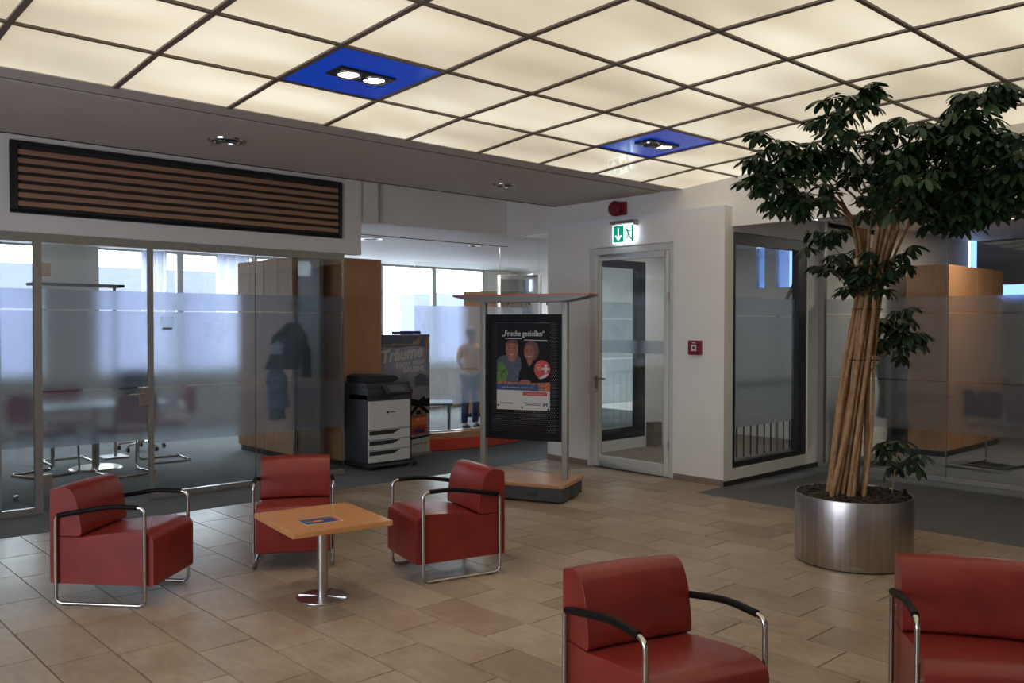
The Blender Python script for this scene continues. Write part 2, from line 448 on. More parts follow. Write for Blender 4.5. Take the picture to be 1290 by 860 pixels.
print('tiles', ntile)
rs = rest.build('tile_field', 'tile', floor); rs['kind'] = 'stuff'

# ---------------------------------------------------------------- shell
struct('wall_left', 'wall2', (-3.15, -3, -4, .9, 0, 3.4), (-3.15, -3, 5.1, 14, 0, 3.4), (-3.15, -3, .9, 5.1, 0, .5), (-3.15, -3, .9, 5.1, 2.6, 3.4))
wn = struct('window_12', 'blackframe', (-3.1, -3.04, .9, .98, .5, 2.6), (-3.1, -3.04, 2.96, 3.04, .5, 2.6), (-3.1, -3.04, 5.02, 5.1, .5, 2.6), (-3.1, -3.04, .98, 5.02, 2.52, 2.6), (-3.1, -3.04, .98, 5.02, .5, .58))  # unseen window, added to let weak cool daylight in from the left
bx('glass_pane', 'smoke', wn, -3.075, -3.067, .98, 2.96, .58, 2.52); bx('glass_pane', 'smoke', wn, -3.075, -3.067, 3.04, 5.02, .58, 2.52)
struct('wall_front', 'wall2', (-3, 14.2, -4.15, -4, 0, 3.4))
struct('wall_back', 'wall', (-3, 5.43, 8.313, 8.45, 2.43, 3.35))
struct('wall_bulkhead', 'wall', (5.43, 5.67, 8.335, 8.5, 2.80, 3.35), (5.67, 13.2, 8.40, 8.5, 2.82, 3.35))
struct('sky_blocker', 'slot', (-3.3, 14.4, -4.3, 14.2, 3.4, 3.5))['label'] = 'unseen slab added to keep sky light out'  # added slab over all rooms, stops sky light leaking in
# soffit beside the vault, with two narrow shadow gaps
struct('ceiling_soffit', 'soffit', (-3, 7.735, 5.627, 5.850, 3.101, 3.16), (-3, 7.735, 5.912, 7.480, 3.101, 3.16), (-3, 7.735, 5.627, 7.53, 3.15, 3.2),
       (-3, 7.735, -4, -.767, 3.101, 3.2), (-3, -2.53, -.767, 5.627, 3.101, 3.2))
struct('gap_shade_1', 'slot', (-3, 7.73, 5.850, 5.912, 3.112, 3.149))  # near-black strip in the gap, its colour stands in for shade
struct('gap_shade_2', 'slot', (-3, 7.73, 7.480, 7.525, 3.1, 3.15))  # same for the outer gap: shadow line put in as a dark strip
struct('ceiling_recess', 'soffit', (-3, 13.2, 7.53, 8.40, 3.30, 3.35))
struct('ceiling_office', 'hallceil', (-3, 5.40, 8.45, 14, 2.82, 2.9))
struct('ceiling_hall', 'hallceil', (5.40, 13.2, 8.5, 14, 2.83, 2.9))
struct('trim_3', 'darkgrey', (5.6, 8.9, 9.66, 9.675, 2.822, 2.835))
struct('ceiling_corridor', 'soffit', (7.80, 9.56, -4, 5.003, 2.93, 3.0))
struct('ceiling_side_room', 'hallceil', (9.6, 14.2, -4, 5.003, 2.93, 3.0))
struct('ceiling_cabin', 'hallceil', (7.6, 11.5, 5.003, 7.53, 2.80, 2.86))
# ---- vaulted luminous ceiling
VY = [5.627, 4.951, 4.210, 3.476, 2.747, 2.004, 1.27, .533, -.20, -.767]
VZ = [3.101, 3.157, 3.192, 3.230, 3.250, 3.248, 3.236, 3.200, 3.157, 3.101]
VX0, VP = 1.888, .7375
ceiling = struct('ceiling', 'slot', (-2.53, 7.735, -.767, 5.627, 3.385, 3.395))
blue_cells = {(1, 1), (5, 1)}
bluemesh = {}
pm = {}
for i in range(-6, 8):
    xa, xb = VX0+VP*i, VX0+VP*(i+1)
    xb = min(xb, 7.735)
    for j in range(9):
        p, q = Vector((0, VY[j], VZ[j])), Vector((0, VY[j+1], VZ[j+1]))
        key = (j, round(xb-xa, 3))
        if (i, j) in blue_cells: continue
        if key not in pm:
            b = MB(); hw = (xb-xa)/2-.006; c = (p+q)/2; dd = (q-p)/2; nrm = Vector((0, -dd.z, dd.y)).normalized()
            if nrm.z < 0: nrm = -nrm
            e = dd*(1-.006/dd.length)
            vs = [Vector((sx*hw, 0, 0))+sy*e+k*nrm*.008 for k in (0, 1) for sx, sy in ((-1, -1), (1, -1), (1, 1), (-1, 1))]
            b.add(vs, [(0, 1, 2, 3), (7, 6, 5, 4), (0, 4, 5, 1), (1, 5, 6, 2), (2, 6, 7, 3), (3, 7, 4, 0)])
            me = b.mesh('ceiling_panel'); me.materials.append(M['panel']); pm[key] = me
        o = bpy.data.objects.new('ceiling_panel', pm[key]); COL.objects.link(o); o.parent = ceiling
        c = (p+q)/2; o.location = ((xa+xb)/2, c.y, c.z+.004)
def bar_along_y(x, wd):
    b = MB()
    for j in range(9):
        p, q = Vector((x, VY[j], VZ[j])), Vector((x, VY[j+1], VZ[j+1]))
        a = wd/2
        vs = [p+Vector((sx*a, 0, dz)) for sx, dz in ((-1, -.008), (1, -.008), (1, .03), (-1, .03))]+[q+Vector((sx*a, 0, dz)) for sx, dz in ((-1, -.008), (1, -.008), (1, .03), (-1, .03))]
        b.add(vs, [(0, 1, 2, 3), (7, 6, 5, 4), (0, 4, 5, 1), (1, 5, 6, 2), (2, 6, 7, 3), (3, 7, 4, 0)])
    return b.build('grid_bar', 'gridbar', ceiling)
for i in range(-5, 8): bar_along_y(VX0+VP*i, .034)
for j in range(1, 9):
    b = MB(); b.box(-2.53, 7.735, VY[j]-.013, VY[j]+.013, VZ[j]-.009, VZ[j]+.03); b.build('grid_bar', 'gridbar', ceiling)
# end wall of the vault
def endwall(x0, x1, zlow, name, ya=-4, yb=5.003):
    pass
pts = [(y, z+.06) for y, z in zip(VY, VZ)]
b = MB(); b.box(7.735, 7.80, -4, 5.003, 2.655, 3.38); b.box(7.735, 7.80, 5.003, 8.40, 2.80, 3.38)
ew = b.build('wall_right_upper', 'wall'); ew['kind'] = 'structure'
struct('wall_vault_end', 'wall', (-2.6, -2.53, -.767, 5.627, 3.101, 3.38))

# ---- white stair cabin: door wall, side wall
cabin_w = 'wall'
struct('wall_cabin_front', cabin_w, (7.6, 7.72, 5.003, 5.635, 0, 2.80), (7.6, 7.72, 6.845, 7.52, 0, 2.80), (7.6, 7.72, 5.635, 6.845, 2.535, 2.80))
struct('wall_cabin_side', cabin_w, (7.72, 7.76, 5.003, 5.13, 0, 2.80), (9.30, 9.75, 5.003, 5.13, 0, 2.80), (7.76, 9.30, 5.003, 5.13, 0, .165), (7.76, 9.30, 5.003, 5.13, 2.605, 2.80), (9.75, 14.2, 5.003, 5.13, 0, 2.95))
struct('wall_cabin_rear', cabin_w, (7.72, 8.0, 7.43, 7.52, 0, 2.8), (8.0, 9.40, 7.43, 7.52, 0, .14), (8.0, 9.40, 7.43, 7.52, 2.5, 2.8), (9.40, 11.5, 7.43, 7.52, 0, 2.8))
struct('wall_cabin_end', cabin_w, (11.5, 11.6, 5.13, 7.52, 0, 2.2), (11.5, 11.6, 5.13, 6.25, 2.2, 2.8), (11.5, 11.6, 6.70, 6.88, 2.2, 2.8), (11.5, 11.6, 7.02, 7.52, 2.2, 2.8))
for y0, y1 in ((6.25, 6.70), (6.88, 7.02)):
    o = MB().box(11.53, 11.54, y0, y1, 2.2, 2.8).build('window_1', 'blueglass'); o['kind'] = 'structure'
struct('baseboard_right', 'skirting', (7.588, 7.6, 5.003, 5.62, 0, .065), (7.588, 7.6, 6.86, 7.52, 0, .065))
struct('baseboard_side', 'skirting_dark', (7.6, 9.56, 4.991, 5.003, 0, .05))
struct('baseboard_cabin', 'skirting', (9.42, 9.6, 7.3, 7.43, 0, .33))

def film_rows(parent, mk, zs=((.56, 1.046), (1.060, 1.765), (1.779, 1.95))):
    for a, c in zs:
        b = MB(); mk(b, a, c); b.build('frosted_film', 'film', parent)

# window in the side wall
wn = struct('window_2', 'blackframe', (7.76, 7.832, 5.02, 5.10, .165, 2.605), (9.11, 9.30, 5.02, 5.10, .165, 2.605), (7.832, 9.11, 5.02, 5.10, 2.49, 2.605), (7.832, 9.11, 5.02, 5.10, .165, .225))
bx('glass_pane', 'glass', wn, 7.832, 9.11, 5.055, 5.063, .225, 2.49)
film_rows(wn, lambda b, a, c: b.box(7.84, 9.10, 5.066, 5.069, a, c), ((.57, 1.735), (1.749, 1.94)))
wn = struct('window_3', 'blackframe', (8.0, 8.08, 7.44, 7.51, .14, 2.5), (9.22, 9.40, 7.44, 7.51, .14, 2.5), (8.08, 9.22, 7.44, 7.51, 2.4, 2.5), (8.08, 9.22, 7.44, 7.51, .14, .29))
bx('glass_pane', 'glass', wn, 8.08, 9.22, 7.47, 7.478, .29, 2.4)
film_rows(wn, lambda b, a, c: b.box(8.09, 9.21, 7.481, 7.484, a, c), ((.62, 1.2), (1.214, 1.72), (1.734, 1.95)))

# glazed door into the cabin
dr = struct('door_1', 'frame_white', (7.615, 7.70, 5.635, 5.70, 0, 2.535), (7.615, 7.70, 6.78, 6.845, 0, 2.535), (7.615, 7.70, 5.70, 6.78, 2.455, 2.535), bevel=.004)
MB().box(7.608, 7.66, 5.703, 5.765, .012, 2.45).box(7.608, 7.66, 6.69, 6.777, .012, 2.45).box(7.608, 7.66, 5.765, 6.69, 2.385, 2.45).box(7.608, 7.66, 5.765, 6.69, .012, .135).build('door_leaf', 'frame_white', dr, bevel=.003)
bx('glass_pane', 'glass', dr, 7.63, 7.638, 5.765, 6.69, .135, 2.385)
bx('frosted_band', 'film', dr, 7.627, 7.629, 5.77, 6.685, 1.33, 1.475)
bx('lower_seal', 'slot', dr, 7.61, 7.655, 5.703, 6.777, .001, .012)
def handle(b):
    b.box(7.598, 7.608, 6.71, 6.745, .88, 1.06)
    b.tube([(7.606, 6.73, 1.03), (7.565, 6.73, 1.03), (7.556, 6.72, 1.03), (7.556, 6.56, 1.03)], .010, 10)
part('handle', 'steel', dr, handle, smooth=True)
hinge = lambda z: MB().tube([(7.60, 5.70, z), (7.60, 5.70, z+.1)], .009, 10).build('hinge', 'steel', dr, smooth=True)
for z in (.3, 1.9): hinge(z)

# ---- left glass partition
gp = struct('wall_glass_left', 'alu', (-3, 5.20, 8.30, 8.36, 2.43-.075, 2.43))
def prof(x0, x1, z0, z1, nm='profile'): return bx(nm, 'alu', gp, x0, x1, 8.30, 8.355, z0, z1, .003)
prof(2.103, 2.165, 0, 2.355); prof(3.078, 3.120, 0, 2.355); prof(1.80, 1.845, 0, 2.355)
prof(1.845, 2.103, 0, .055); prof(3.120, 5.20, 0, .05)
for x0, x1 in ((-3, -1.4), (-1.39, .2), (.21, 1.80), (1.845, 2.103), (3.12, 4.159), (4.165, 5.198)):
    bx('glass_pane', 'glass', gp, x0, x1, 8.325, 8.333, .05, 2.36)
    z0 = .58 if x1 < 3 else .52
    film_rows(gp, lambda b, a, c: b.box(x0+.003, x1-.003, 8.336, 8.339, a, c), ((z0, 1.046), (1.060, 1.765), (1.779, 1.95)))
bx('glass_joint', 'chrome', gp, 4.159, 4.165, 8.325, 8.334, .05, 2.36)
bx('glass_edge', 'chrome', gp, 5.195, 5.202, 8.32, 8.336, .05, 2.40)
d2 = bx('door_2', 'glass', None, 2.168, 3.074, 8.325, 8.333, .008, 2.35); d2['kind'] = 'structure'
film_rows(d2, lambda b, a, c: b.box(2.172, 3.07, 8.336, 8.339, a, c), ((.56, 1.046), (1.060, 1.765), (1.779, 1.95)))
for z in (2.06, .22): bx('hinge', 'steel', d2, 2.165, 2.235, 8.295, 8.345, z, z+.115, .003)
bx('lock_case', 'steel', d2, 2.985, 3.078, 8.295, 8.345, .885, 1.058, .003)
part('lever', 'chrome', d2, lambda b: b.tube([(3.03, 8.30, 1.0), (3.03, 8.262, 1.0), (3.02, 8.255, 1.0), (2.88, 8.255, .995)], .009, 10), smooth=True)
# name plate on the glass
t = thing('room_sign', 'small clear name plate on the frosted glass right of the glass door', 'sign', (3.252, 8.318, 1.655))
bx('plate', 'glass', t, -.062, .062, -.004, 0, -.068, .068)
bx('name_card', 'printtan', t, -.045, .045, -.007, -.004, -.060, -.040)
for sx in (-1, 1): part('fixing', 'chrome', t, lambda b: b.ball((sx*.052, -.006, .055), .006, .006, .006), smooth=True)

# ---- right glass wall
XR = 9.56
gr = struct('wall_glass_right', 'alu', (9.53, 9.60, -4, 4.93, 2.84, 2.93))
bx('profile', 'alu', gr, 9.54, 9.59, -4, 4.93, 0, .045); bx('profile', 'alu', gr, 9.53, 9.6, 4.93, 5.003, 0, 2.93)
for y0, y1 in ((3.58, 4.93), (2.15, 3.57), (.75, 2.14), (-.65, .74), (-4, -.66)):
    bx('glass_pane', 'glass', gr, 9.56, 9.568, y0, y1, .045, 2.84)
    film_rows(gr, lambda b, a, c: b.box(9.572, 9.575, y0+.003, y1-.003, a, c), ((.52, 1.046), (1.060, 1.765), (1.779, 1.95)))
bx('glass_joint', 'chrome', gr, 9.559, 9.569, 3.57, 3.58, .045, 2.84)
struct('wall_side_room', 'shelf_grey', (14.2, 14.3, -4, 4.2, 0, 3.0), (14.2, 14.3, 4.2, 5.1, 0, 2.10), (14.2, 14.3, 4.2, 4.89, 2.26, 3.0))
o = MB().box(14.23, 14.24, 4.2, 5.0, 2.1, 2.95).build('window_4', 'blueglass'); o['kind'] = 'structure'

# ---- facade at the back
struct('wall_facade', 'wall', (-3, 13.2, 14, 14.15, 0, .85), (-3, 2.25, 14, 14.15, .85, 2.9), (3.62, 4.40, 13.9, 14.15, .85, 2.9), (-3, 13.2, 14, 14.15, 2.84, 3.4), (12.25, 13.2, 14, 14.15, .85, 2.9))
struct('wall_hall_right', 'wall', (13.2, 13.3, 7.52, 14.15, 0, 3.4), (11.6, 13.2, 7.44, 7.52, 0, 3.4))
struct('trim_4', 'whiteplastic', (2.25, 13.2, 13.88, 14.0, .83, .86))
n = 5
for k, (a, c) in enumerate(((2.25, 3.62), (4.40, 5.7), (5.7, 7.0), (7.0, 8.3), (8.3, 9.6), (9.6, 10.9), (10.9, 12.25))):
    wn = struct('window_%d' % (n+k), 'whiteplastic', (a, a+.05, 14.02, 14.09, .86, 2.84), (c-.05, c, 14.02, 14.09, .86, 2.84), (a+.05, c-.05, 14.02, 14.09, 2.79, 2.84), (a+.05, c-.05, 14.02, 14.09, .86, .93))
    bx('glass_pane', 'glass', wn, a+.05, c-.05, 14.05, 14.058, .93, 2.79)
struct('exterior_building_low', 'exterior', (17.2, 45, 22, 24, -.5, 2.7))['label'] = 'low pale building across the street'
struct('exterior_building', 'exterior', (-10, 13.3, 22, 24, -.5, 3.05))['label'] = 'pale building front across the street'
struct('exterior_ground', 'exterior_ground', (-14, 34, 14.15, 40, -.6, -.5))['label'] = 'paving outside the windows'

# ---------------------------------------------------------------- ventilation grille
t = thing('ventilation_grille', 'long black framed grille with brown wooden slats above the glass partition', 'grille', (3.545, 8.313, 2.59))
MB().box(-1.62, 1.62, -.03, 0, 0, .03).box(-1.62, 1.62, -.03, 0, .585, .615).box(-1.62, -1.56, -.03, 0, .03, .585).box(1.575, 1.62, -.03, 0, .03, .585).build('frame', 'blackframe', t, bevel=.003)
bx('backing', 'slot', t, -1.56, 1.575, -.006, 0, .03, .585)
for k in range(7): bx('slat', 'wood_slat', t, -1.56, 1.575, -.026, -.007, .062+k*.073, .062+k*.073+.042, .002)

# ---------------------------------------------------------------- ceiling lamps
def pivot(i, j):
    p, q = Vector((0, VY[j], VZ[j])), Vector((0, VY[j+1], VZ[j+1])); c = (p+q)/2
    return (VX0+VP*(i+.5), c.y, c.z), math.atan2((q-p).z, -(q-p).y)
def blue_lamp(i, j, lit, label):
    c, a = pivot(i, j)
    t = thing('twin_spotlight', label, 'ceiling lamp', c, 0, None); t.rotation_euler = (-a, 0, 0)
    d = VY[j]-VY[j+1]
    bx('blue_panel', 'blue', t, -VP/2+.01, VP/2-.01, -d/2+.008, d/2-.008, 0, .012)
    h = MB(); h.box(-.20, .20, -.085, .085, -.014, 0); h.build('housing', 'lampblack', t, bevel=.003)
    for k, sx in enumerate((-1, 1)):
        X = Matrix.Translation((sx*.092, 0, -.016))
        part('lamp_ring', 'chrome', t, lambda b: b.lathe([(.080, .004), (.078, -.006), (.070, -.008), (.064, .0)], 28, X=X), smooth=True)
        part('lamp', 'lamp_on' if lit[k] else 'lampblack', t, lambda b: b.lathe([(.0001, -.003), (.035, -.0025), (.066, .002)], 28, X=X), smooth=True)
        if lit[k]:
            ld = bpy.data.lights.new('spot_bulb', 'SPOT'); ld.energy = 14; ld.color = (1, .82, .66); ld.spot_size = 1.2; ld.spot_blend = .6; ld.shadow_soft_size = .05
            lo = bpy.data.objects.new('spot_bulb', ld); COL.objects.link(lo); lo.parent = t; lo.location = (sx*.092, 0, -.03)
blue_lamp(1, 1, (1, 1), 'blue ceiling panel with two lit round spotlights, the nearer and larger one')
blue_lamp(5, 1, (0, 1), 'blue ceiling panel near the exit sign with only one of its two spotlights lit')
def downlight(x, y, z, label, r=.14, mat='chrome', lamp='lampblack'):
    t = thing('recessed_downlight', label, 'ceiling lamp', (x, y, z))
    part('trim_ring', mat, t, lambda b: b.lathe([(r, 0), (r*.98, -.012), (r*.8, -.014), (r*.78, -.002)], 32), smooth=True)
    for sx in (-1, 1):
        part('lamp', 'chrome', t, lambda b: b.lathe([(.0001, -.004), (r*.2, -.004), (r*.33, -.012)], 18, c=(sx*r*.38, 0, 0)), smooth=True)
    part('plate', lamp, t, lambda b: b.lathe([(.0001, -.002), (r*.78, -.002)], 32))
downlight(3.06, 6.61, 3.101, 'unlit round twin downlight in the soffit above the wooden grille')
downlight(6.14, 6.72, 3.101, 'unlit round twin downlight in the soffit above the poster stand')
downlight(6.71, 10.04, 2.829, 'round downlight in the hall ceiling left above the copier', .16)
downlight(8.43, 9.85, 2.829, 'round downlight in the hall ceiling above the curved glass', .12, 'chrome', 'led')
for (x, y) in ((11.4, 3.6), (11.2, 2.6)):
    t = thing('round_ceiling_light', 'small lit round ceiling light in the room behind the right glass wall, %s one' % ('farther' if y > 3 else 'nearer'), 'ceiling lamp', (x, y, 2.93))
    part('trim_ring', 'whiteplastic', t, lambda b: b.lathe([(.11, 0), (.105, -.015), (.09, -.015)], 24), smooth=True)
    part('diffuser', 'led', t, lambda b: b.lathe([(.0001, -.014), (.09, -.012)], 24))

def lamp_light(x, y, z, power, col):
    d = bpy.data.lights.new('lamp_bulb', 'AREA'); d.shape = 'DISK'; d.size = .28; d.energy = power; d.color = col
    o = bpy.data.objects.new('lamp_bulb', d); COL.objects.link(o); o.location = (x, y, z); return o
t = thing('cabin_ceiling_light', 'lit ceiling light inside the white stair cabin', 'ceiling lamp', (9.0, 6.3, 2.80))
part('rim', 'whiteplastic', t, lambda b: b.lathe([(.17, 0), (.17, -.04), (.15, -.05)], 28), smooth=True)
part('diffuser', 'led', t, lambda b: b.lathe([(.0001, -.05), (.15, -.045)], 28))
lamp_light(9.0, 6.3, 2.74, 15, (.93, .95, 1.0))
lamp_light(8.43, 9.85, 2.80, 26, (1, .93, .85)); lamp_light(11.4, 3.6, 2.90, 20, (1, .88, .76)); lamp_light(11.2, 2.6, 2.90, 16, (1, .88, .76))

# ---------------------------------------------------------------- exit sign, siren, call point
t = thing('exit_sign', 'glowing green emergency exit sign with arrow and running figure above the glazed door', 'sign', (7.60, 6.29, 2.56))
bx('mount', 'alu', t, -.075, 0, -.17, .17, .215, .25, .003)
bx('bracket', 'steel', t, -.06, 0, -.175, -.155, .19, .245, .002)
bx('plate', 'whiteglow', t, -.048, -.040, -.155, .155, .0, .205)
bx('lit_edge', 'glowedge', t, -.052, -.036, -.162, -.155, .0, .21)
bx('arrow_field', 'greenglow', t, -.0495, -.048, -.005, .145, .012, .198)
bx('figure_field', 'greenglow', t, -.0495, -.048, -.150, -.118, .012, .198)
def sp(poly, x): return [(x, p) for p in poly]
def flatp(b, poly, x0, x1): b.prism(poly, x0, x1, axis='x')
part('arrow', 'whiteglow', t, lambda b: (flatp(b, [(.062, .17), (.078, .17), (.078, .05), (.062, .05)], -.0505, -.0495), flatp(b, [(.070, .028), (.118, .085), (.104, .094), (.070, .055), (.036, .094), (.022, .085)], -.0507, -.0495)))
def runner(b):
    flatp(b, [(-.055, .165), (-.065, .175), (-.055, .185), (-.045, .175)], -.0507, -.0485)
    for pl in ([(-.045, .16), (-.068, .158), (-.085, .10), (-.062, .095)], [(-.045, .158), (-.032, .125), (-.020, .128), (-.022, .115), (-.038, .112), (-.052, .14)],
               [(-.065, .105), (-.085, .10), (-.070, .06), (-.040, .045), (-.038, .057), (-.058, .068)], [(-.070, .10), (-.088, .10), (-.105, .06), (-.128, .040), (-.112, .035), (-.095, .05)],
               [(-.066, .155), (-.092, .135), (-.108, .14), (-.108, .128), (-.09, .122), (-.066, .14)]):
        flatp(b, pl, -.0507, -.0485)
part('running_figure', 'greenglow', t, runner)

t = thing('alarm_siren', 'round red alarm siren on the beige end wall above the exit sign', 'alarm', (7.735, 6.48, 2.975))
bx('base', 'red', t, -.05, 0, -.10, .10, -.075, .075, .015)
part('dome', 'red', t, lambda b: b.lathe([(.085, 0), (.085, .05), (.06, .075), (.0001, .078)], 24, X=Matrix.Translation((-.05, .02, 0)) @ Matrix.Rotation(-PI/2, 4, 'Y')), smooth=True)
t = thing('fire_alarm_call_point', 'small red square fire alarm button box on the white wall right of the door', 'alarm', (7.60, 5.34, 1.41))
bx('case', 'red', t, -.045, 0, -.075, .075, -.075, .075, .006)
bx('button_window', 'whiteplastic', t, -.049, -.044, -.032, .032, -.035, .030, .002)
part('button', 'printblack', t, lambda b: b.lathe([(.0001, .006), (.013, .004), (.014, 0)], 18, X=Matrix.Translation((-.048, 0, 0)) @ Matrix.Rotation(-PI/2, 4, 'Y')), smooth=True)
bx('upper_label', 'paper', t, -.047, -.044, -.022, .022, .045, .058)

# ---------------------------------------------------------------- armchairs
def rounded(pts, rad, n=5):
    out = []; N = len(pts)
    for i in range(N):
        p = Vector(pts[i]); a = Vector(pts[i-1]); c = Vector(pts[(i+1) % N]); r = rad[i] if isinstance(rad, (list, tuple)) else rad
        u = (a-p); v = (c-p); r = min(r, u.length*.49, v.length*.49)
        if r < 1e-4: out.append(tuple(p)); continue
        u.normalize(); v.normalize(); s = p+u*r; e = p+v*r
        for k in range(n+1):
            tt = k/n; out.append(tuple(s*(1-tt)**2+p*2*tt*(1-tt)+e*tt*tt))
    return out
def make_armchair(label):
    t = thing('armchair', label, 'armchair', group='red leather armchairs of the waiting area')
    hw = .2415
    seat = rounded([(-.322, .122), (.318, .122), (.318, .405), (.262, .436), (.12, .432), (-.138, .394), (-.322, .394)], [.015, .015, .03, .05, .1, .003, .003])
    def crowned(b, prof2, hw, crown):
        # several cross sections so that the upholstery swells slightly in the middle
        ys = [-hw, -hw*.86, -hw*.4, 0, hw*.4, hw*.86, hw]; n = len(prof2)
        vs = []
        cx = sum(p[0] for p in prof2)/n; cz = sum(p[1] for p in prof2)/n
        for y in ys:
            s = 1-(abs(y)/hw)**3
            for x, z in prof2:
                dz = crown*s if z > .38 else 0
                dx = crown*.8*s*(1 if x > cx else 0)
                vs.append(Vector((x+dx, y, z+dz)))
        fs = [tuple(range(n)), tuple(range(len(vs)-1, len(vs)-1-n, -1))]
        for k in range(len(ys)-1):
            for i in range(n): fs.append((k*n+i, (k+1)*n+i, (k+1)*n+(i+1) % n, k*n+(i+1) % n))
        b.add(vs, fs)
    part('seat', 'leather', t, lambda b: crowned(b, seat, hw, .007), bevel=.008, seg=3)
    back = rounded([(-.322, .397), (-.128, .400), (-.126, .45), (-.152, .60), (-.190, .672), (-.24, .690), (-.322, .668)], [.003, .02, .05, .1, .05, .04, .012])
    part('backrest', 'leather', t, lambda b: crowned(b, back, hw, .008), bevel=.009, seg=3)
    for s in (-1, 1):
        y = s*.259
        loop = rounded([(.275, .012), (.275, .577), (.08, .588), (-.275, .522), (-.275, .012)], [.045, .04, .3, .03, .045], 7)
        part('frame', 'chrome', t, lambda b: b.tube([(x, y, z) for x, z in loop], .0105, 12, closed=True), smooth=True)
        pad = [p for p in loop if p[1] > .515 and p[0] < .235 and p[0] > -.262]
        pad = sorted(pad, key=lambda p: -p[0]); pad = [(.232, .5815)]+pad
        part('armrest', 'blackrub', t, lambda b: b.tube([(x, y, z) for x, z in pad], .0145, 12), smooth=True)
        for x in (.20, -.20): bx('foot', 'black', t, x-.03, x+.03, y-.008, y+.008, 0, .010)
        for x, z in ((.275, .36), (-.275, .46)): part('bolt', 'steel', t, lambda b: b.tube([(x, y-s*.025, z), (x, y, z)], .007, 8))
    part('cross_rail', 'black', t, lambda b: (b.box(.10, .13, -.2, .2, .113, .121), b.box(-.13, -.10, -.2, .2, .113, .121)))
    return t
chairs = [(1.876, 5.478, -49.4, 'red leather armchair at far left before the glass door, seen from its side facing right'),
          (3.035, 5.49, -120.9, 'red leather armchair directly behind the small wooden table, facing the camera'),
          (3.643, 4.567, 166.4, 'red leather armchair right of the small wooden table, beside the poster stand, facing left'),
          (2.631, 2.002, -107.0, 'large foreground red leather armchair at bottom centre, cut by the lower edge'),
          (3.552, 1.209, -147.7, 'red leather armchair at the bottom right corner, cut by the right edge')]
c0 = make_armchair(chairs[0][3])
for k, (x, y, a, lb) in enumerate(chairs):
    o = c0 if k == 0 else copy_tree(c0)
    o.location = (x, y, 0); o.rotation_euler = (0, 0, math.radians(a)); o['label'] = lb

# ---------------------------------------------------------------- table + leaflet
t = thing('side_table', 'small square beech topped table on a steel column between three armchairs', 'table', (2.714, 4.583, 0), math.radians(-8))
bx('tabletop', 'wood_table', t, -.305, .305, -.325, .325, .457, .487, .004)
part('column', 'steel', t, lambda b: b.lathe([(.032, .012), (.032, .457)], 28), smooth=True)
bp = part('base_plate', 'steel', t, lambda b: b.lathe([(.0001, .0), (.152, .0), (.155, .004), (.153, .009), (.03, .014), (.0001, .014)], 48), smooth=True)
part('top_bracket', 'steel', t, lambda b: b.lathe([(.0001, .448), (.09, .448), (.09, .457)], 28), smooth=True)
for k in range(4):
    X = Matrix.Rotation(PI/4+k*PI/2, 4, 'Z'); bx('rib', 'chrome', bp, .03, .15, -.003, .003, .009, .0145, X=X)
t = thing('leaflet', 'dark blue printed leaflet with white border lying on the small wooden table', 'leaflet', (2.650, 4.495, .4885), math.radians(-8))
bx('sheet', 'paper', t, -.115, .115, -.076, .076, 0, .0012)
bx('printed_field', 'navy', t, -.110, .085, -.066, .066, .0012, .0016)
bx('magenta_strip', 'printred', t, .088, .106, -.066, .066, .0012, .0016)
part('orange_picture', 'printorange', t, lambda b: b.ball((-.02, -.01, .0016), .035, .022, .0004, 14, 4))
for k in range(3): bx('text_line', 'printgrey', t, -.10, -.05, -.03+k*.022, -.023+k*.022, .0016, .0019)
bx('text_line', 'printgrey', t, .0, .07, .02, .035, .0016, .0019)

# ---------------------------------------------------------------- poster stand
t = thing('display_stand', 'grey two post poster stand with red edged canopy and wood topped plinth', 'display stand', (5.795, 6.056, 0), math.radians(-66.5))
base = bx('plinth', 'darkgrey', t, -.495, .495, -.285, .285, .02, .145, .006)
bx('plinth_top', 'wood_base', t, -.51, .51, -.30, .30, .145, .18, .006)
bx('vent_plate', 'black', base, .15, .26, -.289, -.284, .06, .10, .002)
bx('side_slot', 'black', base, .494, .498, -.02, .02, .05, .12)
for sx in (-1, 1):
    for sy in (-1, 1): part('castor', 'black', t, lambda b: b.tube([(sx*.42, sy*.22-.012, .02), (sx*.42, sy*.22+.012, .02)], .02, 14))
for sx in (-1, 1): bx('post', 'post', t, sx*.425-.027, sx*.425+.027, -.03, .03, .18, 1.86, .006)
can = rounded([(-.70, 1.925), (-.70, 1.915), (-.46, 1.86), (.46, 1.86), (.70, 1.915), (.70, 1.925)], [0, 0, .12, .12, 0, 0])
cp = MB().prism(can, -.13, .13).build('canopy', 'canopy', t, bevel=.002)
bx('canopy_top', 'orange_red', cp, -.705, .705, -.135, .135, 1.925, 1.934)
for x in (-.14, .08, .26):
    part('hanger', 'chrome', t, lambda b: b.tube([(x, -.05, 1.865), (x, -.06, 1.84), (x+.008, -.075, 1.83)], .007, 8))
bd = bx('board', 'perf', t, -.395, .395, .0, .010, .535, 1.745)
MB().box(-.397, -.36, -.012, .0, .535, 1.745).box(.36, .397, -.012, .0, .535, 1.745).box(-.36, .36, -.012, .0, .535, .565).box(-.36, .36, -.012, .0, 1.70, 1.745).build('board_frame', 'printblack', t)
for sx in (-1, 1):
    for z in (.62, 1.62): part('clamp', 'steel', t, lambda b: b.tube([(sx*.392, .0, z), (sx*.402, .0, z)], .012, 10))

